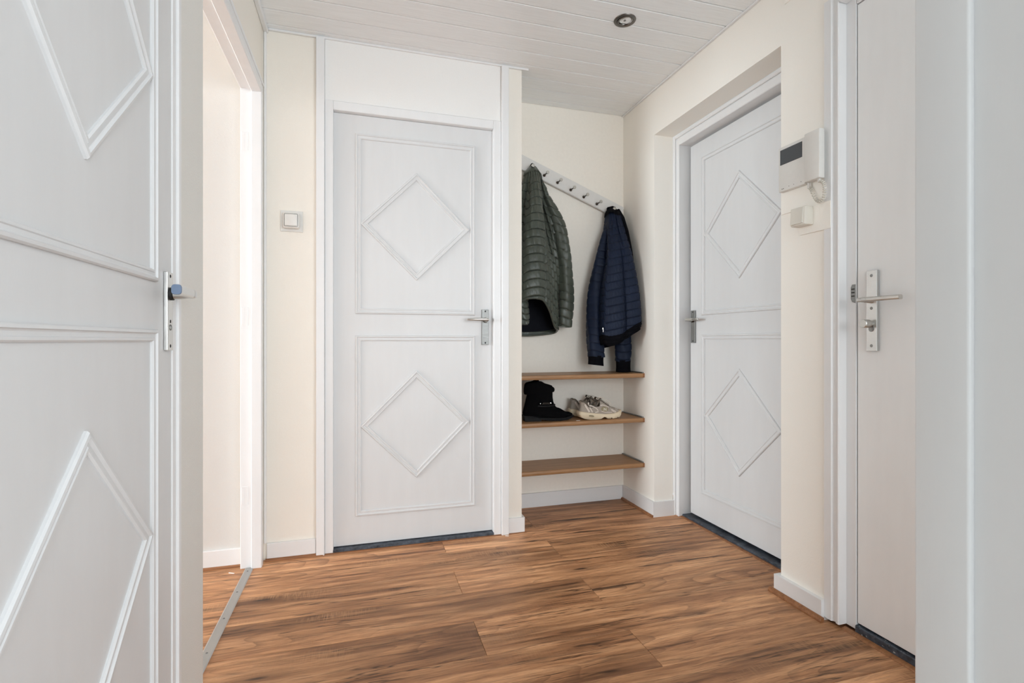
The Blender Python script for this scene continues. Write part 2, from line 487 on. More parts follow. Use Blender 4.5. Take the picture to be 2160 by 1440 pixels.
struct('baseboard_right', lshape([(XR - .018, 1.432), (XR, 1.432), (XR, 1.632), (1.70, 1.632), (1.70, 1.65), (XR - .018, 1.65)], .072), M['base'], 'white baseboard under the intercom', 'baseboard')
struct('baseboard_side_room', P().box(-3.3, -.505, 2.501, 2.515, 0, .08, .002), M['base'], 'white baseboard seen through the open passage', 'baseboard')

# ---- brown quarter-round strips on the floor edge
def scotia(name, a, b, inward, label, r=.013, h=None):
    """triangular strip from a to b on the floor; inward = 2D direction away from the wall"""
    a = Vector((*a, 0)); b = Vector((*b, 0)); n = Vector((*inward, 0))
    h = h or r
    prof = [(0, 0), (r, 0), (r * .97, h * .3), (r * .72, h * .72), (r * .3, h * .97), (0, h)]
    p = P()
    vs = [a + n * q[0] + Vector((0, 0, q[1])) for q in prof] + [b + n * q[0] + Vector((0, 0, q[1])) for q in prof]
    m = len(prof)
    p.faces(vs, [[i, (i + 1) % m, m + (i + 1) % m, m + i] for i in range(m)] + [list(range(m)), list(range(m, 2 * m))])
    return struct(name, p, M['scotia'], label, 'trim')
scotia('trim_2', (XL + .01, YB - BT), (-.175, YB - BT), (0, -1), 'brown floor strip along the baseboard under the light switch', .011)
scotia('trim_3', (-.170, YB - .012), (.82, YB - .012), (0, -1), 'brown floor strip in front of the middle door', .010, .004)
scotia('trim_4', (XR - BT, 2.531), (XR - BT, YA - BT), (-1, 0), 'brown floor strip along the alcove side', .012)
scotia('trim_5', (1.745, 1.65), (1.745, 2.505), (-1, 0), 'brown floor strip in front of the recessed door', .014, .005)
scotia('trim_6', (XR - .018, 1.42), (XR - .018, 1.665), (-1, 0), 'brown floor strip along the baseboard under the intercom', .016)
scotia('trim_7', (1.615, .9), (1.615, 1.372), (-1, 0), 'brown floor strip in front of the entrance door', .022, .006)
scotia('trim_8', (-1.4, 2.501), (-.50, 2.501), (0, -1), 'brown floor strip in the neighbouring room', .010)

# ---- ceiling edge strips
struct('trim_9', P().box(XL, XL + .020, .32, YB, ZC - .022, ZC, .003), M['frame'], 'white strip along the ceiling edge of the left wall', 'trim')
struct('trim_10', P().box(XR - .013, XR, .32, YA, ZC - .008, ZC, .002), M['frame'], 'white strip along the ceiling edge of the right wall', 'trim')
struct('trim_11', P().box(XL + .02, .835, YB - .012, YB, ZC - .010, ZC, .002), M['frame'], 'white strip along the ceiling edge above the middle door', 'trim')
struct('trim_12', P().box(XL + .001, XL + .012, 2.527, YB, BH, ZC - .02, .003), M['frame'], 'slim white strip in the corner beside the open passage', 'trim')

# ================================================================== DOOR FRAMES
f1 = thing('trim_13', 'white frame of the middle panelled door reaching to the ceiling', 'door frame', (.26, YB, 0), kind='structure')
obj('stile', P().box(-.206, -.169, 2.516, 2.60, 0, ZC - .011, .002), M['frame'], f1)
obj('stile', P().box(.686, .724, 2.516, 2.60, 0, ZC - .011, .002), M['frame'], f1)
obj('jamb', P().box(-.1685, -.131, 2.528, 2.60, 0, 2.128, .0025), M['frame'], f1)
obj('jamb', P().box(.6455, .6855, 2.528, 2.60, 0, 2.128, .0025), M['frame'], f1)
obj('head', P().box(-.1312, .6458, 2.529, 2.60, 2.084, 2.127, .0025), M['frame'], f1)
obj('overdoor_panel', P().box(-.1685, .6855, 2.536, 2.60, 2.1285, ZC - .003, .0015), M['over'], f1)
struct('trim_14', P().box(-.132, .648, 2.527, 2.66, -.005, .016, .002), M['stone'], 'dark blue stone sill under the middle door', 'door sill')

f2 = thing('trim_15', 'white frame of the recessed right-hand door', 'door frame', (1.74, 2.1, 0), kind='structure')
def frame2_post(p, y0, y1):
    p.box(1.722, 1.80, y0, y1, 0, 2.107, .003)
obj('post', P().box(1.722, 1.81, 2.503, 2.546, 0, 2.1655, .003), M['frame'], f2)
obj('bead', P().box(1.7125, 1.7225, 2.528, 2.546, 0, 2.1655, .003), M['frame'], f2)
obj('post', P().box(1.722, 1.81, 1.632, 1.675, 0, 2.1655, .003), M['frame'], f2)
obj('head', P().box(1.722, 1.81, 1.675, 2.503, 2.107, 2.1655, .003), M['frame'], f2)
obj('bead', P().box(1.7125, 1.7225, 1.64, 2.528, 2.147, 2.1655, .003), M['frame'], f2)
struct('trim_16', P().box(1.745, 1.86, 1.675, 2.503, -.005, .014, .002), M['stone'], 'dark blue stone sill under the recessed right-hand door', 'door sill')

f3 = thing('trim_17', 'white moulded frame of the entrance door', 'door frame', (1.6, .9, 0), kind='structure')
prof3 = [(1.432, 1.70), (1.432, 1.585), (1.404, 1.585), (1.400, 1.592), (1.392, 1.594), (1.388, 1.588), (1.378, 1.586), (1.375, 1.589), (1.375, 1.621), (1.3395, 1.621), (1.3395, 1.70)]
obj('post', P().prism(prof3, lambda q, h: (q[1], q[0], h), .012, 2.205), M['frame'], f3)
obj('post', P().box(1.586, 1.70, .40, .46, 0, 2.205, .003), M['frame'], f3)
obj('head', P().box(1.622, 1.70, .46, 1.3395, 2.151, 2.205, .003), M['frame'], f3)
obj('casing', P().box(1.585, 1.622, .46, 1.3745, 2.172, 2.205, .003), M['frame'], f3)
sp = obj('strike_plate', P().prism([(1.3405, 1.128), (1.3405, 1.192), (1.352, 1.192), (1.357, 1.182), (1.357, 1.142), (1.352, 1.132)], lambda q, h: (h, q[0], q[1]), 1.6195, 1.622), M['alud'], f3)
for z in (1.150, 1.162, 1.174): obj('strike_slot', P().box(1.6185, 1.6200, 1.343, 1.354, z, z + .004), M['gap'], sp)
struct('trim_18', P().box(1.616, 1.70, .46, 1.34, -.005, .028, .003), M['stone2'], 'dark stone sill spattered with white paint under the entrance door', 'door sill')

f4 = thing('trim_19', 'white frame of the near panelled door on the left', 'door frame', (-.45, 1.0, 0), kind='structure')
obj('post', P().box(-.52, -.4335, 1.3905, 1.415, 0, 2.14, .002), M['frame'], f4)
obj('casing', P().box(-.52, -.428, 1.4155, 1.4365, 0, 2.14, .003), M['frame'], f4)
obj('post', P().box(-.52, -.4325, .575, .602, 0, 2.14, .002), M['frame'], f4)
obj('head', P().box(-.52, -.4325, .602, 1.3905, 2.098, 2.14, .002), M['frame'], f4)

f5 = thing('trim_20', 'white frame of the open passage on the left', 'door frame', (-.46, 2.0, 0), kind='structure')
post = obj('post', P().box(-.467, -.424, 2.455, 2.4895, 0, 2.127, .003), M['frame'], f5)
reb = obj('rebate', P().box(-.512, -.466, 2.468, 2.4895, 0, 2.127, .002), M['frame'], f5)
for z in (.32, 1.105, 1.872):      # painted-over hinge leaves
    obj('hinge_plate', P().box(-.507, -.480, 2.4665, 2.469, z - .04, z + .04, .001).box(-.499, -.495, 2.4660, 2.469, z - .036, z + .036), M['frame'], reb)
obj('head', P().box(-.467, -.424, 1.618, 2.4550, 2.090, 2.1345, .003), M['frame'], f5)
obj('head_rebate', P().box(-.512, -.467, 1.618, 2.4680, 2.103, 2.1345, .002), M['frame'], f5)
obj('cap_strip', P().box(-.430, -.419, 1.62, 2.489, 2.1300, 2.143, .002), M['frame'], f5)

f6 = thing('trim_21', 'white painted doorway post close to the viewer at the right edge', 'door frame', (.47, .28, 0), kind='structure')
obj('jamb', P().box(.4560, .4785, .17, .318, 0, 2.14, .001), M['frame'], f6)
obj('stop', P().box(.450, .4570, .2775, .3187, 0, 2.12, .0022, 3), M['frame'], f6, smooth=True, angle=60)
f7 = thing('trim_22', 'white painted doorway post left of the viewer', 'door frame', (-.45, .25, 0), kind='structure')
obj('jamb', P().box(-.462, -.438, .17, .318, 0, 2.14, .001), M['frame'], f7)
obj('head', P().box(-.438, .4545, .17, .318, 2.121, 2.14, .001), M['frame'], f7)

# ---- aluminium threshold strip of the open passage
ts = thing('threshold_strip', 'ribbed aluminium strip screwed to the floor across the open passage', 'threshold strip', (-.476, 2.0, 0))
p = P()
prof = [(-.4925, 0), (-.4905, .0022)]
for i in range(9):
    x = -.4875 + i * .00285
    prof += [(x, .0042), (x + .0019, .0042), (x + .0021, .0034), (x + .0026, .0034)]
prof += [(-.4605, .0022), (-.4585, 0)]
p.prism(prof, lambda q, h: (q[0], h, q[1]), 1.50, 2.466)
obj('strip', p, M['strip'], ts)
for yy in (1.60, 1.83, 2.04, 2.24, 2.43):
    s_ = obj('screw', P().lathe([(0, .0052), (.003, .0050), (.0042, .0040), (.0042, .002)], 14, Matrix.Translation((-.4755, yy, 0))), M['alud'], ts, smooth=True)
    obj('screw_slot', P().box(-.4775, -.4735, yy - .0006, yy + .0006, .0050, .0054), M['dark'], s_)

# ================================================================== DOORS
def loop_moulding(p, outer, prof, yface):
    """outer: convex outline (x,z) counter-clockwise; prof: [(inset, height)]; raised toward -y"""
    n = len(outer); pts = [Vector(q) for q in outer]
    def inset(d):
        res = []
        for i in range(n):
            a, b, c = pts[i - 1], pts[i], pts[(i + 1) % n]
            d1 = (b - a).normalized(); d2 = (c - b).normalized()
            n1 = Vector((-d1.y, d1.x)); n2 = Vector((-d2.y, d2.x))
            bis = (n1 + n2).normalized(); res.append(b + bis * (d / bis.dot(n1)))
        return res
    rings = [[(q.x, yface - h, q.y) for q in inset(d)] for d, h in prof]
    vs = [v for r_ in rings for v in r_]; fs = []
    for j in range(len(prof) - 1):
        for i in range(n):
            k = (i + 1) % n
            fs.append([j * n + i, j * n + k, (j + 1) * n + k, (j + 1) * n + i])
    p.faces(vs, fs)
MOULD = [(d_, h_ * .8) for d_, h_ in [(0, -.001), (0, .006), (.0025, .0105), (.0075, .0115), (.0095, .0075), (.0115, .0060), (.0180, .0060), (.0195, .0085), (.0235, .0085), (.0265, .0045), (.0265, -.001)]]

def panelled_door(name, label, loc, rotz, plate_mat, lever_fn, plate_x):
    d = thing(name, label, 'door', loc, rotz, kind='structure')
    obj('leaf', P().box(0, .785, 0, .038, .019, 2.083, .0015), M['door'], d, world=False)
    for z0, z1, cz in ((1.128, 1.993, 1.562), (.155, 1.024, .586)):
        p = P(); loop_moulding(p, [(.100, z0), (.686, z0), (.686, z1), (.100, z1)], MOULD, 0)
        obj('panel_moulding', p, M['door'], d, world=False)
        p = P(); loop_moulding(p, [(.390, cz - .266), (.390 + .268, cz), (.390, cz + .266), (.390 - .268, cz)], MOULD, 0)
        obj('diamond_moulding', p, M['door'], d, world=False)
    pl = obj('handle_plate', P().box(plate_x, plate_x + .037, -.008, 0, .977, 1.158, .0015, 2), plate_mat, d, world=False)
    cx = plate_x + .0185
    for z in (.987, 1.149):
        obj('screw_hole', P().lathe([(0, .0006), (.0035, .0006), (.0042, 0)], 14, Matrix.Translation((cx, -.008, z)) @ Matrix.Rotation(R(90), 4, 'X')), M['dark'], pl, world=False)
    lever_fn(pl, cx)
    return d, pl

def slim_lever(sign):
    """thin cast lever standing off the plate and running sideways"""
    def fn(pl, cx):
        obj('collar', P().lathe([(.0135, -.001), (.0135, .007), (.0115, .009), (0, .009)], 24, Matrix.Translation((cx, -.008, 1.104)) @ Matrix.Rotation(R(90), 4, 'X')), M['hookdark'], pl, smooth=True, world=False)
        p = P()
        p.tube([(cx, -.015, 1.104), (cx, -.034, 1.105), (cx + sign * .002, -.043, 1.1055), (cx + sign * .010, -.048, 1.106)], [.0095, .0092, .0095, .009], 14)
        p.tube([(cx - sign * .006, -.046, 1.106), (cx + sign * .015, -.049, 1.1065), (cx + sign * .06, -.050, 1.106), (cx + sign * .098, -.048, 1.1055), (cx + sign * .102, -.047, 1.1055)],
               [.0085, .0085, .0072, .0058, .004], 14, flat=1.15)
        obj('lever', p, M['lever'], pl, smooth=True, world=False)
    return fn

def thick_lever(pl, cx):
    """broad lever of the near door: stub out of the plate, grip turned back towards the hinges"""
    obj('collar', P().lathe([(.015, -.001), (.015, .006), (.013, .008), (0, .008)], 28, Matrix.Translation((cx, -.008, 1.108)) @ Matrix.Rotation(R(90), 4, 'X')), M['dark'], pl, smooth=True, world=False)
    p = P()
    p.tube([(cx, -.015, 1.108), (cx, -.030, 1.108), (cx, -.047, 1.109)], [.0125, .012, .0105], 18)
    p.box(cx - .012, cx + .012, -.061, -.041, 1.0985, 1.1195, .005, 3)
    def g(u, v):
        a = 2 * math.pi * u; c_, s_ = math.cos(a), math.sin(a)
        e = lambda q: math.copysign(abs(q) ** .55, q)
        x = cx + .008 - v * .108
        return (x, -.0510 + .0095 * e(c_), 1.109 + .0105 * e(s_) + .001 * v)
    p.grid(24, 8, g, True, True, True)
    lv = obj('lever', p, M['alu'], pl, smooth=True, world=False)
    p = P()
    def g2(u, v):
        a = 2 * math.pi * u; c_, s_ = math.cos(a), math.sin(a)
        e = lambda q: math.copysign(abs(q) ** .6, q)
        return (cx - .100 - .0035 * v, -.0510 + (.0103 - .001 * v) * e(c_), 1.110 + (.0113 - .001 * v) * e(s_))
    p.grid(24, 2, g2, True, True, True)
    obj('end_cap', p, M['bluecap'], lv, smooth=True, world=False)
    # half-round cylinder cover below the lever
    kz = 1.036
    obj('keyhole', P().box(cx - .004, cx + .004, -.0086, -.007, kz + .004, kz + .012, .001), M['dark'], pl, world=False)
    obj('key_ring', P().lathe([(.0052, 0), (.0052, .001), (.0070, .001), (.0070, 0)], 20, Matrix.Translation((cx, -.008, kz - .006)) @ Matrix.Rotation(R(90), 4, 'X')), M['alud'], pl, smooth=True, world=False)

panelled_door('door_1', 'pale grey door with two diamond mouldings in the middle of the back wall', (-.132, 2.557, 0), 0, M['alud'], slim_lever(-1), .7205)
panelled_door('door_2', 'recessed pale grey door with diamond mouldings on the right', (1.782, 2.477, .009), R(-90), M['alud'], slim_lever(1), .012)
panelled_door('door_3', 'pale grey diamond-moulded door close to the viewer at the left edge', (-.436, .604, 0), R(90), M['alu'], thick_lever, .737)

# entrance door: flat leaf, long plate with lever, thumb-turn
d4 = thing('door_4', 'flat white entrance door with silver lever and thumb-turn knob', 'door', (1.625, 1.3365, 0), R(-90), kind='structure')
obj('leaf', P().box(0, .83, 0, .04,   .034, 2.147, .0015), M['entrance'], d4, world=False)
obj('gap_shade', P().box(-.0035, .83, .006, .04, .031, 2.1505), M['gap'], d4, world=False)  # dark strip painting in the shade of the crack round the leaf
px = .040
pl = obj('handle_plate', P().box(px, px + .036, -.011, 0, .965, 1.231, .001, 1), M['alu'], d4, world=False)
for z in (1.214, 1.106, .982):
    sc_ = obj('screw', P().lathe([(0, .0012), (.0042, .0012), (.0052, 0)], 18, Matrix.Translation((px + .018, -.011, z)) @ Matrix.Rotation(R(90), 4, 'X')), M['alud'], pl, smooth=True, world=False)
    obj('hex_socket', P().lathe([(0, .0016), (.0022, .0016), (.0022, .001)], 6, Matrix.Translation((px + .018, -.011, z)) @ Matrix.Rotation(R(90), 4, 'X')), M['dark'], sc_, world=False) if False else None
p = P()
p.tube([(px + .018, -.010, 1.133), (px + .018, -.035, 1.133), (px + .0175, -.048, 1.133)], [.011, .0095, .0095], 18)
obj_l = P()
def lv4(u, v):
    a = 2 * math.pi * u; c_, s_ = math.cos(a), math.sin(a); e = lambda q: math.copysign(abs(q) ** .6, q)
    x = px + .004 + v * .138
    out = -.050 - .002 * math.sin(v * 3.1)
    if v < .001: out += 0
    return (x, out + .0085 * e(c_), 1.133 + .0075 * e(s_))
p.grid(20, 12, lv4, True, True, True)
obj('lever', p, M['lever'], pl, smooth=True, world=False)
obj('cylinder_cover', P().prism([(.0085 * math.cos(R(a)), .0085 * math.sin(R(a))) for a in range(180, 361, 15)] + [(.0085, .024), (-.0085, .024)],
    lambda q, h: (px + .018 + q[0], -h, 1.037 + q[1]), .009, .013), M['alud'], pl, world=False)
obj('thumb_turn', P().lathe([(.010, 0), (.010, .012), (.0135, .014), (.0140, .036), (.0125, .038), (0, .038)], 30, Matrix.Translation((px + .018, -.011, 1.055)) @ Matrix.Rotation(R(90), 4, 'X')), M['lever'], pl, smooth=True, world=False)

# ================================================================== THINGS ON THE WALLS
# light switch on the back wall
ls = thing('light_switch', 'square white rocker light switch on the cream wall left of the middle door', 'light switch', (-.312, YB, 1.548))
obj('plate', P().box(-.360, -.264, YB - .006, YB, 1.500, 1.596, .001), M['plastic'], ls)
hs = obj('housing', P().box(-.348, -.276, YB - .030, YB - .005, 1.512, 1.584, .008, 3), M['plastic'], ls, smooth=True)
p = P(); p.box(-.3395, -.2845, YB - .036, YB - .029, 1.5205, 1.5755, .0045, 3)
obj('rocker', p, M['plastic'], hs, smooth=True)
obj('seam', P().box(-.3410, -.2830, YB - .0305, YB - .028, 1.5190, 1.5770, .004, 2), M['gap'], hs)

# video intercom
ic = thing('video_intercom', 'white wall intercom with dark screen and corded handset beside the entrance door', 'intercom', (1.59, 1.515, 1.58))
obj('body', P().box(1.566, XR, 1.497, 1.620, 1.578, 1.751, .0025, 2), M['plastic'], ic, smooth=True)
obj('screen', P().box(1.5645, 1.567, 1.508, 1.611, 1.681, 1.739, .0008), M['screen'], ic)
obj('cradle', P().box(1.572, XR, 1.432, 1.4975, 1.582, 1.746, .002), M['plastic'], ic)
obj('handset', P().box(1.548, 1.5725, 1.418, 1.482, 1.576, 1.752, .003, 2), M['plastic'], ic, smooth=True)
obj('cradle_switch', P().box(1.563, 1.574, 1.4875, 1.4925, 1.600, 1.608), M['dark'], ic)
for i, yy in enumerate((1.601, 1.594, 1.568, 1.545, 1.512)):
    obj('button_mark', P().box(1.5652, 1.5662, yy, yy + .0022, 1.586 if i < 2 else 1.589, 1.589 if i < 2 else 1.591), M['gap'], ic)
p = P()
c0 = [(1.578, 1.487, 1.578), (1.576, 1.486, 1.564), (1.575, 1.475, 1.548), (1.573, 1.458, 1.515), (1.570, 1.438, 1.497), (1.568, 1.420, 1.503), (1.566, 1.412, 1.530), (1.566, 1.416, 1.556), (1.564, 1.428, 1.568), (1.562, 1.432, 1.578)]
def cr(pts, t):
    n = len(pts) - 1; f = t * n; i = min(int(f), n - 1); f -= i
    P0, P1, P2, P3 = (Vector(pts[max(0, min(n, i + k))]) for k in (-1, 0, 1, 2))
    return .5 * ((2 * P1) + (P2 - P0) * f + (2 * P0 - 5 * P1 + 4 * P2 - P3) * f * f + (3 * P1 - P0 - 3 * P2 + P3) * f ** 3)
N = 300; hel = []
for i in range(N + 1):
    t = i / N; q = cr(c0, t); tg = (cr(c0, min(1, t + .01)) - cr(c0, max(0, t - .01))).normalized()
    u_ = (Vector((1, 0, 0)) - tg * tg.x).normalized(); v_ = tg.cross(u_)
    rr_ = .0052 * min(1, max(0, (t - .10) / .06), max(0, (.93 - t) / .05)); a = t * 2 * math.pi * 30
    hel.append(q + (u_ * math.cos(a) + v_ * math.sin(a)) * rr_)
p.tube(hel, .0017, 6)
obj('curly_cord', p, M['ivory'], ic, smooth=True, angle=80)
obj('cord_plug', P().box(1.569, 1.580, 1.481, 1.490, 1.557, 1.580, .001), M['plastic'], ic)
obj('cord_plug', P().box(1.558, 1.568, 1.4275, 1.4365, 1.564, 1.578, .001), M['plastic'], ic)

bp = struct('trim_23', P().box(1.586, XR + .001, 1.405, 1.629, 1.494, 1.640, .001), M['pillar'], 'thin cream backing board behind the intercom', 'backing board')
ss = thing('surface_switch', 'ivory box-shaped rocker switch on a thin plate below the intercom', 'light switch', (1.59, 1.5, 1.45))
obj('plate', P().box(1.584, XR, 1.405, 1.540, 1.396, 1.4945, .001), M['pillar'], ss)
bx = obj('box', P().box(1.545, 1.585, 1.476, 1.542, 1.424, 1.492, .004, 2), M['ivory'], ss, smooth=True)
p = P(); p.prism([(1.545, 1.430), (1.545, 1.487), (1.5425, 1.487), (1.538, 1.430)], lambda q, h: (q[0], h, q[1]), 1.483, 1.536)
obj('rocker', p, M['ivory'], bx)

# recessed ceiling spotlight
sl = thing('ceiling_spotlight', 'small dark round recessed spotlight in the white board ceiling', 'spotlight', (1.118, 2.026, ZC))
def up(prof, n=40, tilt=0):
    return P().lathe(prof, n, Matrix.Translation((1.118, 2.026, ZC)) @ Matrix.Rotation(R(tilt), 4, 'Y'))
obj('trim_ring', up([(.0335, .004), (.0335, -.002), (.036, -.0045), (.044, -.0045), (.0475, -.003), (.049, .001), (.049, .003)]), M['bronze'], sl, smooth=True)
gr = obj('gimbal_ring', up([(.0325, .010), (.0325, -.002), (.031, -.0035), (.0275, -.0035), (.0265, -.001), (.0262, .010)], tilt=-7), M['bronze'], sl, smooth=True)
obj('lamp_well', up([(.0345, .006), (.0345, .009), (0, .0095)]), M['dark'], sl)
p = up([(.0245, .006), (.024, .000), (.022, -.001), (.018, -.0002), (.012, .0012), (.006, .002), (0, .0026)], 24, -7)
obj('reflector_lamp', p, M['glass'], gr)
obj('lamp_pin', up([(.0045, .0015), (.0045, -.0028), (.002, -.0032), (0, -.0032)], 16, -7), M['alud'], gr, smooth=True)

# ================================================================== COAT RACK, SHELVES
ANG = math.atan(-.393)
def rl(x, off=0):      # centre line height of the slanted rail at x
    return 2.056 - .393 * (x - .906) + off
rk = thing('coat_rack', 'white slanted board with a row of metal peg hooks on the alcove wall', 'coat rack', (1.2, YA, 1.94))
p = P(); b = bmesh.new(); bmesh.ops.create_cube(b, size=1)
ln = (1.566 - .806) / math.cos(ANG)
b.transform(Matrix.Diagonal((ln, .018, .083, 1))); bmesh.ops.bevel(b, geom=b.edges[:], offset=.0025, segments=2, affect='EDGES')
b.transform(Matrix.Translation(((1.566 + .806) / 2, 2.881, rl((1.566 + .806) / 2))) @ Matrix.Rotation(-ANG, 4, 'Y'))
p.join(b); obj('board', p, M['rail'], rk)
HOOKS = [(.955, 2.019), (1.046, 1.988), (1.131, 1.952), (1.217, 1.915), (1.303, 1.879), (1.391, 1.843), (1.480, 1.804)]
for (hx, hz) in HOOKS:
    zz = hz
    hk = obj('hook', P().lathe([(.0085, 0), (.0085, .003), (.007, .005), (.0036, .007), (.0032, .052)], 18, Matrix.Translation((hx, 2.872, zz)) @ Matrix.Rotation(R(90), 4, 'X')), M['hookdark'], rk, smooth=True)
    obj('knob', P().lathe([(.0032, .048), (.0080, .053), (.0100, .057), (.0100, .061), (.0088, .063), (0, .0635)], 20, Matrix.Translation((hx, 2.872, zz)) @ Matrix.Rotation(R(90), 4, 'X')), M['knob'], hk, smooth=True)

for z, lab in ((.8065, 'oak shelf under the coats, topmost of the three'), (.5445, 'oak shelf carrying the boot and the sneakers'), (.280, 'empty oak shelf nearest the floor, lowest of the three')):
    sh = thing('shelf', lab, 'shelf', (1.2, YA, z - .025), group='oak shelves in the alcove')
    prof = [(2.899, z - .025), (2.899, z), (2.650, z), (2.646, z - .003), (2.6445, z - .0125), (2.646, z - .022), (2.650, z - .025)]
    obj('board', P().prism(prof, lambda q, h: (h, q[0], q[1]), .801, 1.5785), M['shelf'], sh)
    obj('support_rail', P().box(1.5785, 1.5895, 2.655, 2.899, z - .0255, z + .0065, .0008), M['alud'], sh)
    obj('end_stop', P().box(1.5788, 1.5895, 2.6445, 2.6545, z - .024, z + .0005, .001), M['scotia'], sh)

# ================================================================== GARMENTS
def puff(z, sp, z0, depth=.007, w=.0042):
    """quilting: a soft bulge per baffle with a sharp stitched groove between"""
    f = ((z - z0) / sp) % 1.0
    d = min(f, 1 - f) * sp
    return depth * (.38 * math.sin(math.pi * f) ** .9 - math.exp(-(d / w) ** 2))

def sleeve(path, rads, n=40, m=110, sp=.05, z0=0, depth=.006, flat=.85, seed=0, w=.004):
    N_ = len(path) - 1
    def fn(u, v):
        a = 2 * math.pi * u; q = cr(path, v); i = v * N_; k = min(int(i), N_ - 1); r = rads[k] + (rads[k + 1] - rads[k]) * (i - k)
        pf = puff(q.z + .010 * math.sin(a + seed), sp, z0, depth, w) if sp else 0
        r2 = r * (1 + .07 * math.sin(3 * a + 9 * v + seed) + .04 * math.sin(5 * a - 14 * v + seed)) + pf
        return (q.x + r2 * math.cos(a), q.y + r2 * flat * math.sin(a), q.z + .004 * math.sin(a * 2 + seed))
    p = P(); p.grid(n, m, fn, True, True, True); return p

def sstep(a, b, x):
    t = max(0, min(1, (x - a) / (b - a))); return t * t * (3 - 2 * t)

def crl(pts, f, closed):
    """Catmull-Rom through a list of tuples at float index f"""
    n = len(pts); i = int(math.floor(f)); t = f - i
    g = (lambda k: pts[k % n]) if closed else (lambda k: pts[max(0, min(n - 1, k))])
    p0, p1, p2, p3 = g(i - 1), g(i), g(i + 1), g(i + 2)
    return tuple(.5 * (2 * b_ + (c_ - a_) * t + (2 * a_ - 5 * b_ + 4 * c_ - d_) * t * t + (3 * b_ - a_ - 3 * c_ + d_) * t ** 3) for a_, b_, c_, d_ in zip(p0, p1, p2, p3))

class Drape:
    """cloth hanging from a peg: plan outlines (same number of points) at several heights"""
    def __init__(s, levels, hem, disp):
        s.lv = sorted(levels, key=lambda q: -q[0]); s.zs = [q[0] for q in s.lv]; s.rings = [q[1] for q in s.lv]
        s.n = len(s.rings[0]); s.hem = hem; s.disp = disp
    def plan(s, f, z):
        zs = s.zs
        if z >= zs[0]: fi = 0.
        elif z <= zs[-1]: fi = len(zs) - 1.
        else:
            for k in range(len(zs) - 1):
                if zs[k] >= z >= zs[k + 1]: fi = k + (zs[k] - z) / (zs[k] - zs[k + 1]); break
        i = min(int(fi), len(zs) - 2)
        pts = [crl(s.rings[k], f, True) for k in (max(0, i - 1), i, i + 1, min(len(zs) - 1, i + 2))]
        return crl(pts, 1 + fi - i, False) if i > 0 else tuple(a + (b - a) * (fi - i) for a, b in zip(pts[1], pts[2]))
    def at(s, f, z, inset=0, wrinkle=True):
        x, y = s.plan(f, z); a = s.plan(f - .04, z); b = s.plan(f + .04, z)
        t = Vector((b[0] - a[0], b[1] - a[1])); t = t.normalized() if t.length > 1e-9 else Vector((1, 0))
        nrm = Vector((t.y, -t.x)) * s.sgn
        d = (s.disp(f, z, x, y) if wrinkle else 0) - inset
        return (x + nrm.x * d, y + nrm.y * d, z)
    def hemz(s, f): return crl([(q,) for q in s.hem], f, True)[0]
    def shell(s, ztop, nu, nv, inset=0, up=0, wrinkle=True, zlow=None):
        r = s.rings[len(s.rings) // 2]
        area_ = sum(r[i][0] * r[(i + 1) % s.n][1] - r[(i + 1) % s.n][0] * r[i][1] for i in range(s.n))
        s.sgn = 1 if area_ > 0 else -1
        hz = [s.hemz(i / nu * s.n) + up for i in range(nu)]
        def fn(u, v):
            i = int(round(u * nu)) % nu; j = int(round(v * nv))
            if i == 0:      # one row at a time: plan points first, then push along the row normal
                s.row = []
                for k in range(nu):
                    z = ztop + (hz[k] - ztop) * v; x, y = s.plan(k / nu * s.n, z); s.row.append((x, y, z))
            x, y, z = s.row[i]; a, b = s.row[i - 1], s.row[(i + 1) % nu]
            tx, ty = b[0] - a[0], b[1] - a[1]; L = math.hypot(tx, ty) or 1
            d = (s.disp(i / nu * s.n, z, x, y) if wrinkle else 0) - inset
            return (x + ty / L * s.sgn * d, y - tx / L * s.sgn * d, z)
        return P().grid(nu, nv, fn, True)

def hashn(a, b=0.0):
    return math.sin(a * 12.9898 + b * 78.233) * .5 + math.sin(a * 39.3 + b * 17.1) * .3 + math.sin(a * 91.7 - b * 43.7) * .2

def seam_rings(dr, zzf, z0, sp, kmin, kmax, ztop, out=.0004, n=160, rad=.0011):
    """thread tubes lying in the quilting grooves of a draped body"""
    p = P()
    for k in range(kmin, kmax):
        zt = z0 + k * sp; run = []
        for i in range(n + 1):
            f = (i % n) / n * dr.n; z = zt
            for _ in range(3):
                x, y = dr.plan(f, z); z += zt - zzf(f, z, x)
            if dr.hemz(f) + .004 < z < ztop: run.append(dr.at(f, z, -out))
            else:
                if len(run) > 3: p.tube(run, rad, 5)
                run = []
        if len(run) > 3: p.tube(run, rad, 5)
    return p
def seam_sleeve(path, rads, z0, sp, depth, flat, seed, w, n=36, rad=.0011):
    p = P(); N_ = len(path) - 1; ztop, zbot = path[0][2], path[-1][2]
    for k in range(int(zbot / sp), int(ztop / sp) + 1):
        zt = z0 + k * sp; pts = []
        for i in range(n + 1):
            a = 2 * math.pi * i / n; tgt = zt - .010 * math.sin(a + seed)
            if not zbot + .004 < tgt < ztop - .02: pts = None; break
            lo, hi = 0., 1.
            for _ in range(22):
                mid = (lo + hi) / 2
                if cr(path, mid).z > tgt: lo = mid
                else: hi = mid
            v = (lo + hi) / 2; q = cr(path, v); j = v * N_; kk = min(int(j), N_ - 1); r = rads[kk] + (rads[kk + 1] - rads[kk]) * (j - kk)
            r2 = r * (1 + .07 * math.sin(3 * a + 9 * v + seed) + .04 * math.sin(5 * a - 14 * v + seed)) - depth + .0006
            pts.append((q.x + r2 * math.cos(a), q.y + r2 * flat * math.sin(a), q.z + .004 * math.sin(a * 2 + seed)))
        if pts: p.tube(pts, rad, 5)
    return p
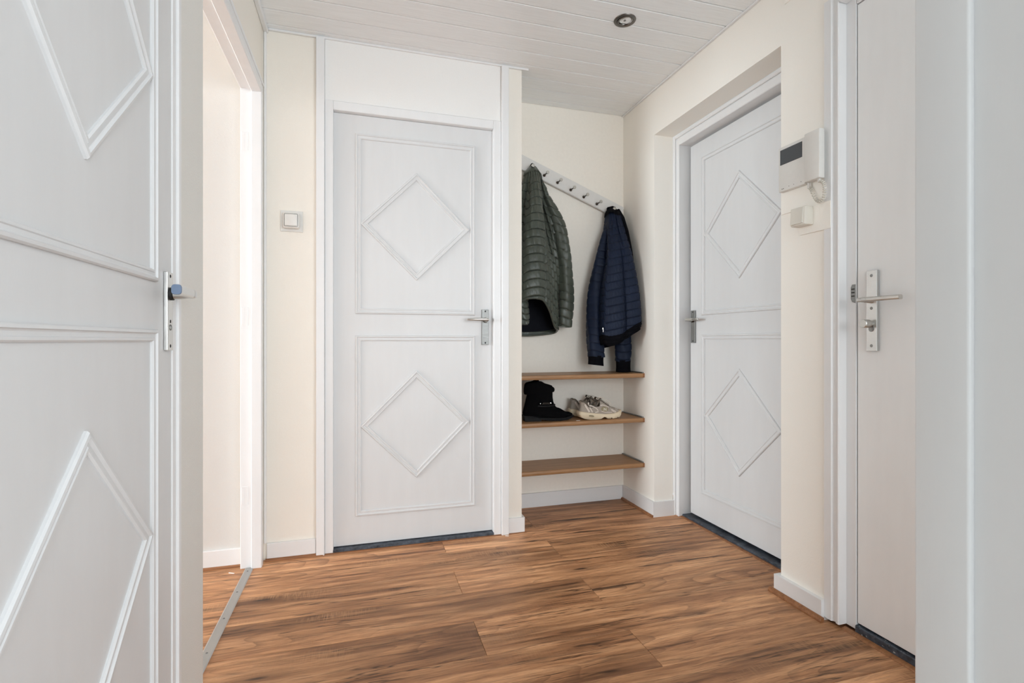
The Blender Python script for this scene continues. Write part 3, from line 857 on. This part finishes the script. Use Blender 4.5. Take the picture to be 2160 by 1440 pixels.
def quilted_sleeve(parent, mat, path, rads, nu, nv, sp, z0=0, depth=.005, seed=0, w=.0026):
    o = obj('sleeve', sleeve(path, rads, nu, nv, sp=sp, z0=z0, depth=depth, seed=seed, w=w), mat, parent, smooth=True, angle=80)
    obj('sleeve_stitching', seam_sleeve(path, rads, z0, sp, depth, .85, seed, w), M['thread'], o, smooth=True, angle=80)
    return o

# ---- olive jacket
gj = thing('quilted_jacket', 'olive green quilted jacket hanging from the left peg', 'jacket', (.97, 2.80, 1.03))
GL = [
 (2.020, [(.945, 2.845), (.946, 2.838), (.950, 2.831), (.957, 2.827), (.964, 2.826), (.971, 2.829), (.976, 2.834), (.978, 2.842), (.976, 2.850), (.968, 2.856), (.958, 2.857), (.949, 2.853)]),
 (1.975, [(.916, 2.845), (.918, 2.825), (.930, 2.805), (.948, 2.795), (.966, 2.794), (.985, 2.800), (1.000, 2.812), (1.009, 2.830), (1.008, 2.850), (.988, 2.866), (.955, 2.868), (.928, 2.862)]),
 (1.900, [(.890, 2.845), (.900, 2.806), (.920, 2.812), (.934, 2.765), (.960, 2.758), (.984, 2.768), (.994, 2.812), (1.018, 2.804), (1.042, 2.828), (1.020, 2.866), (.955, 2.870), (.905, 2.866)]),
 (1.780, [(.858, 2.840), (.866, 2.786), (.893, 2.806), (.913, 2.735), (.950, 2.722), (.986, 2.738), (1.004, 2.806), (1.036, 2.782), (1.078, 2.815), (1.050, 2.866), (.950, 2.870), (.880, 2.866)]),
 (1.600, [(.832, 2.835), (.836, 2.762), (.864, 2.776), (.882, 2.705), (.938, 2.690), (.990, 2.708), (1.022, 2.772), (1.058, 2.768), (1.108, 2.800), (1.080, 2.866), (.950, 2.870), (.858, 2.866)]),
 (1.400, [(.822, 2.830), (.824, 2.750), (.842, 2.712), (.872, 2.676), (.932, 2.664), (.985, 2.678), (1.030, 2.722), (1.072, 2.752), (1.112, 2.800), (1.086, 2.866), (.950, 2.870), (.850, 2.866)]),
 (1.230, [(.818, 2.830), (.820, 2.745), (.836, 2.695), (.866, 2.664), (.928, 2.652), (.976, 2.664), (1.022, 2.706), (1.062, 2.748), (1.106, 2.800), (1.090, 2.866), (.950, 2.870), (.850, 2.866)]),
 (1.020, [(.818, 2.830), (.822, 2.760), (.838, 2.705), (.870, 2.675), (.930, 2.664), (.986, 2.676), (1.036, 2.712), (1.074, 2.752), (1.108, 2.800), (1.100, 2.866), (.950, 2.870), (.852, 2.866)]),
]
GHEM = [1.06, 1.12, 1.215, 1.232, 1.234, 1.218, 1.165, 1.085, 1.062, 1.045, 1.030, 1.036]
def gzz(f, z, x):
    side = sstep(5.0, 5.25, f) * (1 - sstep(8.2, 8.6, f))
    front = sstep(2.3, 2.6, f) * (1 - sstep(5.0, 5.2, f))
    return z + side * (.020 * max(0.0, f - 5.0) ** 1.2) + front * .010 * (f - 4.1) ** 2
def gdisp(f, z, x, y):
    side = sstep(5.0, 5.25, f) * (1 - sstep(8.2, 8.6, f))
    zz = gzz(f, z, x)
    d = puff(zz, .0475, .012, .0052, .0030) * sstep(1.99, 1.90, z) * (1 - .5 * sstep(1.65, 1.85, z))
    d -= .0065 * math.exp(-((f - 5.02) / .055) ** 2) * sstep(1.95, 1.75, z)
    d += .0006 * hashn(f * 1.1, z * 1.7) + .0022 * math.sin(f * 9 + z * 24) * sstep(1.3, 1.6, z)
    if side > 0: d += side * .004 * math.sin((f - 5) * 11 + z * 30)
    return d
G = Drape(GL, GHEM, gdisp)
obj('body', G.shell(2.020, 280, 400), M['green'], gj, smooth=True, angle=80)
obj('stitching', seam_rings(G, gzz, .012, .0475, 21, 41, 1.93), M['thread'], gj, smooth=True, angle=80)
obj('side_seam', P().tube([G.at(5.02, 1.90 - i * .0125, -.0004) for i in range(54)], .0011, 5), M['thread'], gj, smooth=True, angle=80)
obj('lining', G.shell(1.62, 90, 40, .011, .020, False), M['greenlining'], gj, smooth=True, angle=80)
obj('hem', P().tube([G.at(12 * i / 120, G.hemz(12 * i / 120) - .001, .005, False) for i in range(121)], .0065, 8, False), M['green'], gj, smooth=True, angle=80)
quilted_sleeve(gj, M['green'], [(1.030, 2.785, 1.84), (1.068, 2.786, 1.765), (1.110, 2.786, 1.66), (1.138, 2.785, 1.50), (1.150, 2.785, 1.32), (1.150, 2.788, 1.18), (1.146, 2.790, 1.078)], [.016, .030, .039, .045, .046, .043, .039], 60, 190, .049, 0, .0050, 1.0)
sv = quilted_sleeve(gj, M['green'], [(.868, 2.735, 1.50), (.864, 2.735, 1.38), (.864, 2.730, 1.25), (.868, 2.722, 1.15), (.872, 2.716, 1.092)], [.024, .028, .030, .030, .026], 48, 120, .034, 0, .0045, 2.2)
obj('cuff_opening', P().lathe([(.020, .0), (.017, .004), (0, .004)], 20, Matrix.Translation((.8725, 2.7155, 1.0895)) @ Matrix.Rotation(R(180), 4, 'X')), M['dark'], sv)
def gcol(u, v):
    f = u * 12; z = 2.024 - .050 * v - .014 * math.cos(2 * math.pi * (u - .9)) * v
    x, y = G.plan(f, z); cx_, cy_ = .962, 2.838; k = 1.10 + .14 * math.sin(math.pi * v) + .03 * math.sin(7 * math.pi * u * 2)
    return (cx_ + (x - cx_) * k, min(2.8695, cy_ + (y - cy_) * k), z)
obj('collar', P().grid(60, 16, gcol, True, True), M['green'], gj, smooth=True, angle=80)
obj('hanging_loop', P().tube([(.950, 2.842, 2.014), (.949, 2.840, 2.028), (.953, 2.838, 2.0365), (.961, 2.838, 2.0395), (.969, 2.839, 2.0365), (.973, 2.842, 2.026), (.973, 2.845, 2.012)], .0028, 8), M['black'], gj, smooth=True)

# ---- navy jacket
nj = thing('bomber_jacket', 'navy blue quilted jacket with black ribbed cuffs hanging from the right peg', 'jacket', (1.45, 2.76, .81))
NL = [
 (1.815, [(1.460, 2.850), (1.458, 2.842), (1.460, 2.834), (1.466, 2.828), (1.474, 2.826), (1.482, 2.826), (1.490, 2.828), (1.497, 2.833), (1.500, 2.842), (1.498, 2.852), (1.488, 2.858), (1.470, 2.858)]),
 (1.765, [(1.440, 2.852), (1.436, 2.830), (1.436, 2.800), (1.446, 2.785), (1.460, 2.780), (1.472, 2.786), (1.484, 2.778), (1.504, 2.784), (1.518, 2.806), (1.522, 2.838), (1.508, 2.864), (1.468, 2.868)]),
 (1.690, [(1.430, 2.852), (1.428, 2.816), (1.418, 2.772), (1.432, 2.754), (1.452, 2.748), (1.466, 2.756), (1.480, 2.744), (1.506, 2.750), (1.526, 2.780), (1.532, 2.828), (1.515, 2.866), (1.470, 2.869)]),
 (1.500, [(1.414, 2.846), (1.404, 2.780), (1.382, 2.706), (1.402, 2.684), (1.438, 2.676), (1.462, 2.688), (1.486, 2.672), (1.524, 2.680), (1.549, 2.724), (1.555, 2.810), (1.530, 2.866), (1.470, 2.869)]),
 (1.320, [(1.392, 2.842), (1.366, 2.770), (1.348, 2.682), (1.378, 2.656), (1.430, 2.646), (1.462, 2.656), (1.492, 2.640), (1.542, 2.646), (1.566, 2.690), (1.568, 2.800), (1.535, 2.866), (1.460, 2.869)]),
 (1.150, [(1.375, 2.842), (1.344, 2.764), (1.334, 2.668), (1.368, 2.640), (1.426, 2.628), (1.462, 2.636), (1.494, 2.620), (1.548, 2.624), (1.572, 2.668), (1.572, 2.795), (1.535, 2.866), (1.450, 2.869)]),
 (.950, [(1.370, 2.842), (1.340, 2.764), (1.332, 2.668), (1.366, 2.642), (1.426, 2.630), (1.462, 2.634), (1.494, 2.622), (1.548, 2.626), (1.572, 2.670), (1.572, 2.795), (1.535, 2.866), (1.450, 2.869)]),
]
NHEM = [1.000, 1.012, 1.030, 1.024, 1.036, 1.056, 1.078, 1.106, 1.114, 1.080, 1.030, 1.004]
def nzz(f, z, x):
    return z - .22 * (x - 1.45) * sstep(2.0, 2.4, f) * (1 - sstep(8.2, 8.6, f))
def ndisp(f, z, x, y):
    zz = nzz(f, z, x)
    d = puff(zz, .046, .018, .0030, .0026) * sstep(1.78, 1.66, z)
    col = ((f * 3.0 + math.floor((zz - .018) / .046) * .5) % 1.0)
    d -= .0014 * math.exp(-(min(col, 1 - col) / .05) ** 2) * sstep(1.6, 1.45, z)
    pk = math.exp(-((f - 4.75) / .36) ** 2)
    d += pk * .0045 * math.sin(f * 34 + 5 * math.sin(z * 17)) * sstep(1.62, 1.40, z)
    d += .0006 * hashn(f * 1.3, z * 2.1) + .002 * math.sin(f * 8 + z * 19) * sstep(1.35, 1.7, z)
    return d
NJ = Drape(NL, NHEM, ndisp)
obj('body', NJ.shell(1.812, 280, 360), M['navy'], nj, smooth=True, angle=80)
obj('stitching', seam_rings(NJ, nzz, .018, .046, 20, 38, 1.70, rad=.0008), M['thread'], nj, smooth=True, angle=80)
def nrib(u, v):
    f = u * 12; z = NJ.hemz(f); x, y, _ = NJ.at(f, z, 0, False)
    a = NJ.plan(f - .04, z); b = NJ.plan(f + .04, z); t = Vector((b[0] - a[0], b[1] - a[1])).normalized(); nn = Vector((t.y, -t.x)) * NJ.sgn
    d = .0035 * math.sin(math.pi * min(1, v * 1.2)) - .006 * v + .0011 * math.sin(v * 20)
    return (x + nn.x * d, y + nn.y * d, z + .003 - .050 * v - .010 * math.exp(-((f - 3.0) / 1.2) ** 2) * v)
obj('hem_rib', P().grid(150, 18, nrib, True), M['black'], nj, smooth=True, angle=80, solid=.006)
obj('lining', NJ.shell(1.5, 80, 20, .009, -.015, False), M['greenlining'], nj, smooth=True, angle=80)
s1 = quilted_sleeve(nj, M['navy'], [(1.462, 2.825, 1.74), (1.424, 2.815, 1.62), (1.388, 2.805, 1.48), (1.352, 2.795, 1.30), (1.332, 2.778, 1.12), (1.325, 2.756, .985), (1.324, 2.744, .904)], [.020, .034, .042, .047, .050, .051, .050], 56, 190, .046, .01, .0034, .5)
obj('cuff', P().grid(40, 12, lambda u, v: (1.323 + (.0475 - .002 * math.sin(math.pi * v)) * math.cos(2 * math.pi * u), 2.744 + .041 * math.sin(2 * math.pi * u), .910 - .056 * v - .006 * math.cos(2 * math.pi * u) * v), True, True, True), M['black'], s1, smooth=True, angle=60)
s2_ = quilted_sleeve(nj, M['navy'], [(1.52, 2.80, 1.42), (1.526, 2.80, 1.25), (1.524, 2.79, 1.08), (1.521, 2.78, .96), (1.520, 2.772, .874)], [.038, .046, .049, .049, .047], 56, 140, .046, .02, .0034, 3.1)
obj('cuff', P().grid(40, 12, lambda u, v: (1.519 + (.0455 - .002 * math.sin(math.pi * v)) * math.cos(2 * math.pi * u), 2.772 + .040 * math.sin(2 * math.pi * u), .880 - .070 * v), True, True, True), M['black'], s2_, smooth=True, angle=60)
def ncol(u, v):
    f = u * 12; z = 1.822 - .058 * v
    x, y = NJ.plan(f, z); cx_, cy_ = 1.478, 2.838; k = 1.10 + .20 * math.sin(math.pi * v) + .05 * math.sin(8 * math.pi * u + 1)
    return (cx_ + (x - cx_) * k, min(2.8695, cy_ + (y - cy_) * k), z - .008 * math.cos(2 * math.pi * u * 2) * v)
obj('collar', P().grid(60, 16, ncol, True, True), M['black'], nj, smooth=True, angle=80)
obj('collar_edge', P().tube([(1.506, 2.812, 1.800), (1.522, 2.792, 1.750), (1.538, 2.765, 1.66), (1.553, 2.740, 1.54), (1.560, 2.728, 1.48)], [.010, .013, .011, .008, .004], 10, flat=1.6), M['black'], nj, smooth=True)
obj('hanging_loop', P().tube([(1.450, 2.842, 1.798), (1.445, 2.840, 1.810), (1.450, 2.838, 1.818), (1.460, 2.838, 1.816), (1.470, 2.838, 1.822), (1.482, 2.838, 1.826), (1.494, 2.839, 1.822), (1.498, 2.842, 1.808)], .0035, 8), M['black'], nj, smooth=True)
zp = obj('zip_pull', P().lathe([(0, .006), (.004, .005), (.0048, 0), (.004, -.005), (0, -.006)], 12, Matrix.Translation((1.3275, 2.660, 1.068))), M['silver'], nj, smooth=True)
obj('zip_tab', P().box(1.3260, 1.3300, 2.655, 2.6575, 1.046, 1.064, .001), M['silver'], zp)

# ================================================================== SHOES
def shoe_shell(heel, front, width, zlo, ztop, wprof, n=72, m=30, crease=None, power=.72):
    """horizontal slices: heel(z), front(z), half width(z); ztop(s) rim height, s = 0 heel .. 1 toe"""
    def fn(u, v):
        a = 2 * math.pi * u; s = (1 - math.cos(a)) / 2
        z = zlo + (ztop(s) - zlo) * v
        h, f = heel(z), front(z)
        x = h + (f - h) * s
        y = width(z) * wprof((x - h) / max(1e-4, (front(zlo) - h))) * math.copysign(abs(math.sin(a)) ** power, math.sin(a))
        if crease: z += crease(x, z)
        return (x, y, z)
    return P().grid(n, m, fn, True)
lin = lambda keys: (lambda z: smooth_interp(keys, z)[0])

# ---- black boot (local: toe +X, sole at z=0)
bo = thing('ankle_boot', 'black suede ankle boot standing on the middle shelf', 'boot', (.868, 2.735, .5447), R(-3))
bfront = lin([(.02, .288), (.030, .296), (.040, .288), (.047, .266), (.053, .243), (.062, .219), (.074, .200), (.090, .185), (.110, .177), (.135, .173), (.165, .173), (.185, .174), (.205, .168), (.23, .140)])
bheel = lin([(.02, .004), (.05, .0), (.09, .010), (.13, .020), (.155, .026), (.20, .020), (.23, .018)])
bwid = lin([(.02, .044), (.05, .047), (.09, .044), (.13, .043), (.17, .046), (.23, .046)])
wp = lambda s: .82 + .22 * math.sin(min(1, max(0, s)) * 2.6) - .10 * math.exp(-((s - .45) / .14) ** 2)
obj('upper', shoe_shell(bheel, bfront, bwid, .020, lambda s: .196 + .022 * math.sin(s * 3.1), wp, crease=lambda x, z: .0045 * math.sin(x * 90 + .5) * sstep(.16, .2, x) * (1 - sstep(.25, .285, x)) * sstep(.03, .055, z)), M['suede'], bo, smooth=True, angle=80, world=False, solid=.008)
def bcol(u, v):
    a = 2 * math.pi * u; s = (1 - math.cos(a)) / 2
    zt = .206 + .020 * math.sin(math.pi * min(1, s * 1.1)) - .014 * s ** 4
    zl = .150 + .014 * s; z = zl + (zt - zl) * v
    h = .014; f = .181 - .020 * v ** 4
    bul = .0055 * math.sin(math.pi * min(1, v * .96 + .04)) ** .4
    x = h - bul * (1 + .6 * (1 - v)) + (f - h + 2.2 * bul) * s
    return (x, (.046 + bul) * math.copysign(abs(math.sin(a)) ** .75, math.sin(a)), z + .003 * math.sin(s * 14 + .6) * v)
obj('padded_collar', P().grid(64, 16, bcol, True, False, True), M['suede'], bo, smooth=True, angle=80, world=False)
obj('pull_tab', P().prism([(.078, .205), (.100, .205), (.092, .226), (.088, .2345), (.080, .2355), (.079, .226)], lambda q, h: (q[0], h, q[1]), -.012, .004), M['suede'], bo, world=False)
obj('heel_block', P().prism([(.008, .0), (.100, .0), (.098, .016), (.060, .028), (.004, .034), (.004, .018)], lambda q, h: (q[0], h * (.72 if q[0] < .03 else 1), q[1]), -.035, .035), M['sole'], bo, world=False)
soleprof = [(.001, .024), (.001, .034), (.06, .031), (.12, .023), (.18, .017), (.24, .017), (.285, .025), (.300, .027), (.294, .016), (.262, .005), (.21, .0), (.155, .002), (.105, .010), (.08, .020)]
def sole_fn(u, v): return None
p = P(); p.prism(soleprof, lambda q, h: (q[0], h * (.72 if q[0] < .03 else (1 if q[0] < .20 else max(.30, 1 - ((q[0] - .20) / .10) ** 2 * .70))), q[1]), -.044, .044)
obj('sole', p, M['sole'], bo, smooth=True, angle=40, world=False)
st = obj('strap', P().tube([(.075, -.0475, .088), (.10, -.0500, .086), (.135, -.0490, .0865), (.165, -.040, .0875), (.184, -.020, .089), (.188, 0, .090)], .0045, 8, flat=.5), M['sole'], bo, smooth=True, world=False)
obj('stud', P().lathe([(.0032, 0), (.0026, .002), (0, .0035)], 14, Matrix.Translation((.088, -.0505, .102)) @ Matrix.Rotation(R(90), 4, 'X')), M['silver'], st, smooth=True, world=False)
obj('stud', P().lathe([(.0042, 0), (.0035, .0025), (0, .0035)], 14, Matrix.Translation((.150, -.0465, .103)) @ Matrix.Rotation(R(90), 4, 'X')), M['silver'], st, smooth=True, world=False)
for i in range(6):
    x = .104 + i * .008
    obj('chain_link', P().tube([(x - .003, -.0500 + .0005 * i, .097), (x + .003, -.0515 + .0005 * i, .107)], .0014, 6), M['hookdark'], st, smooth=True, world=False)

# ---- beige running shoes
def runner(name, label, loc, rot, side):
    sn = thing(name, label, 'sneaker', loc, rot, group='pair of beige running shoes')
    front = lin([(.022, .272), (.034, .276), (.046, .270), (.056, .252), (.064, .228), (.070, .205), (.080, .188), (.092, .170), (.104, .152), (.118, .132), (.13, .12)])
    heel = lin([(.022, .006), (.05, .002), (.075, .008), (.095, .008), (.115, .004)])
    wid = lin([(.022, .045), (.04, .047), (.06, .042), (.08, .036), (.10, .033), (.12, .028)])
    rim = lambda s: .106 - .034 * sstep(.10, .38, s) + .044 * sstep(.55, .98, s)
    sh = obj('upper', shoe_shell(heel, front, wid, .022, rim, wp, 80, 34), M['mesh'], sn, smooth=True, angle=80, world=False, solid=.005)
    obj('collar_lining', P().tube([(.012 + (.135) * (1 - math.cos(a)) / 2, .031 * math.copysign(abs(math.sin(a)) ** .8, math.sin(a)), rim((1 - math.cos(a)) / 2) - .003) for a in [2 * math.pi * i / 40 for i in range(41)]], .0052, 8, False), M['sockliner'], sn, smooth=True, world=False)
    obj('tongue', P().grid(14, 16, lambda u, v: (.200 - .085 * v, (u - .5) * (.050 - .006 * v), .075 + .052 * v ** .9 - .010 * (2 * u - 1) ** 2), False), M['sockliner'], sn, smooth=True, angle=80, world=False, solid=.004)
    # midsole with arch and lugs
    prof = [(-.004, .030), (-.008, .038), (.0, .047), (.05, .040), (.10, .034), (.16, .029), (.22, .030), (.262, .040), (.281, .046), (.286, .034), (.280, .020), (.266, .009), (.250, .004),
            (.248, .0085), (.242, .0085), (.240, .003), (.205, .0), (.202, .006), (.196, .006), (.194, .001), (.172, .0015), (.160, .010), (.150, .013), (.140, .010), (.126, .002), (.10, .0), (.055, .0), (.020, .006), (.002, .015)]
    def wz(q, h):
        s = (q[0] + .006) / .29; k = (.80 + .24 * math.sin(max(0, min(1, s)) * 2.6))
        if s > .8: k *= math.sqrt(max(.08, 1 - ((s - .8) / .22) ** 2))
        if s < .12: k *= math.sqrt(max(.10, 1 - ((.12 - s) / .14) ** 2))
        return (q[0], h * k, q[1])
    # triangulated prism with many outline points, sides flare a little
    p = P(); n = len(prof)
    rings = [(-.049, 1.0), (-.0515, .0), (0, 0), (.0515, 0), (.049, 1.0)]
    vs = []
    hs_ = (-.0505, -.047, .047, .0505)
    mid = Vector((sum(q[0] for q in prof) / n, sum(q[1] for q in prof) / n))
    for h in hs_:
        inn = 1.0 if abs(h) < .048 else .965
        vs += [wz((mid.x + (q[0] - mid.x) * inn, mid.y + (q[1] - mid.y) * (inn - (.06 if inn < 1 else 0))), h) for q in prof]
    fs = []
    for j in range(3):
        for i in range(n): k = (i + 1) % n; fs.append([j * n + i, j * n + k, (j + 1) * n + k, (j + 1) * n + i])
    fs += [list(range(n))[::-1], list(range(3 * n, 4 * n))]
    p.faces(vs, fs)
    ms = obj('midsole', p, M['cream_sole'], sn, smooth=True, angle=75, world=False)
    sy = -1 if side < 0 else 1
    def on(x, z, d=.0012):   # a point on the lateral side of the upper
        h, f = heel(z), front(z); s_ = max(0.02, min(.98, (x - h) / (f - h))); a = math.acos(1 - 2 * s_)
        y = wid(z) * wp((x - h) / max(1e-4, (front(.022) - h))) * abs(math.sin(a)) ** .72
        return (x, sy * (y + d), z)
    def patch(nm, outline, mat, d, par=sn, edge=.0):
        p = P(); n_ = len(outline)
        a_ = [on(x, z, d) for x, z in outline]; b_ = [on(x, z, -.002) for x, z in outline]
        cx_ = sum(x for x, z in outline) / n_; cz_ = sum(z for x, z in outline) / n_
        vs_ = a_ + b_ + [on(cx_, cz_, d)]
        f_ = [[i, (i + 1) % n_, 2 * n_] for i in range(n_)] + [[i, n_ + i, n_ + (i + 1) % n_, (i + 1) % n_] for i in range(n_)]
        p.faces(vs_, f_); return obj(nm, p, mat, par, world=False)
    def band(nm, pts, wd, mat, d=.0018):
        p = P(); q = [Vector((x, z)) for x, z in pts]; L = []; Rr = []
        for i in range(len(q)):
            t = (q[min(i + 1, len(q) - 1)] - q[max(i - 1, 0)]).normalized(); nn = Vector((-t.y, t.x)) * wd / 2
            L.append(q[i] + nn); Rr.append(q[i] - nn)
        m_ = len(q); vs_ = [on(v.x, v.y, d) for v in L] + [on(v.x, v.y, d) for v in Rr] + [on(v.x, v.y, -.003) for v in L] + [on(v.x, v.y, -.003) for v in Rr]
        f_ = []
        for i in range(m_ - 1):
            f_ += [[i, i + 1, m_ + i + 1, m_ + i], [i, 2 * m_ + i, 2 * m_ + i + 1, i + 1], [m_ + i, m_ + i + 1, 3 * m_ + i + 1, 3 * m_ + i]]
        p.faces(vs_, f_); return obj(nm, p, mat, sn, world=False)
    ov = [(.155 + .023 * math.cos(a), .0575 + .0145 * math.sin(a)) for a in [2 * math.pi * i / 20 for i in range(20)]]
    lg = patch('side_emblem', ov, M['sockliner'] if False else M['olive'], .0016)
    for quad in ([(.146, .0485), (.150, .0485), (.153, .0645), (.149, .0645)], [(.149, .0645), (.153, .0645), (.164, .0485), (.160, .0485)], [(.160, .0485), (.164, .0485), (.167, .0645), (.163, .0645)]):
        patch('emblem_letter', quad, M['lace'], .0034, lg)
    band('heel_overlay', [(.052, .098), (.050, .085), (.058, .070), (.066, .054), (.072, .042)], .008, M['overlay'])
    band('heel_overlay', [(.030, .088), (.036, .074), (.046, .058), (.054, .044)], .010, M['overlay'])
    band('side_band', [(.060, .082), (.080, .074), (.096, .066), (.108, .054), (.110, .044), (.090, .040)], .0065, M['overlay'])
    band('side_stripe', [(.132, .046), (.155, .040), (.185, .037), (.205, .037)], .004, M['overlay'])
    band('toe_overlay', [(.200, .064), (.205, .052), (.216, .044), (.236, .036)], .012, M['overlay'])
    band('toe_overlay', [(.236, .056), (.250, .048), (.262, .040)], .010, M['overlay'])
    band('eyestay', [(.128, .078), (.148, .0800), (.170, .073), (.190, .066)], .007, M['overlay'])
    p = P(); p.prism([(.064 + .015 * math.cos(a) + .003 * math.sin(a), .0215 + .0052 * math.sin(a) - .003 * math.cos(a)) for a in [2 * math.pi * i / 18 for i in range(18)]],
                     lambda q, h: wz(q, h), sy * .046, sy * .0524)
    obj('sole_insert', p, M['olive'], ms, world=False)
    for i in range(5):
        x = .196 - i * .014; z = .080 + i * .0085
        obj('lace', P().tube([(x, -.026, z - .006), (x - .003, -.012, z + .003), (x - .004, 0, z + .005), (x - .003, .012, z + .003), (x, .026, z - .006)], .0024, 8, flat=.7), M['lace'], sn, smooth=True, world=False)
    obj('lace', P().tube([(.130, sy * .010, .121), (.140, sy * .022, .124), (.155, sy * .034, .119), (.175, sy * .044, .105), (.192, sy * .046, .088), (.203, sy * .042, .076)], .0022, 8), M['lace'], sn, smooth=True, world=False)
    obj('lace', P().tube([(.130, 0, .122), (.116, sy * .014, .121), (.108, sy * .022, .117), (.118, sy * .025, .114), (.132, sy * .012, .118)], .0022, 8), M['lace'], sn, smooth=True, world=False)
    return sn
runner('running_shoe', 'beige running shoe with pale sole in front on the middle shelf', (1.199, 2.712, .5447), R(2), -1).scale = (.95, .95, 1.0)
runner('running_shoe', 'beige running shoe mostly hidden behind its twin on the middle shelf', (1.192, 2.830, .5447), R(-2), -1).scale = (.95, .95, 1.0)

# ---- scraps lying about
tag(obj('paint_flake', P().prism([(.700, 2.503), (.716, 2.498), (.719, 2.500), (.704, 2.507)], lambda q, h: (q[0], q[1], h), .0005, .003), M['white']), 'small white paint flake on the floor by the middle door frame', 'flake')
tag(obj('paint_flake', P().prism([(-.551, 2.440), (-.528, 2.427), (-.526, 2.430), (-.549, 2.443)], lambda q, h: (q[0], q[1], h), .0005, .003), M['white']), 'small pale splinter on the floor of the neighbouring room', 'flake')
tag(obj('paper_scrap', P().prism([(1.163, 2.660), (1.186, 2.662), (1.186, 2.668), (1.163, 2.666)], lambda q, h: (q[0], q[1], h), .5450, .5465), M['white']), 'tiny white scrap on the shelf beside the boot toe', 'scrap')
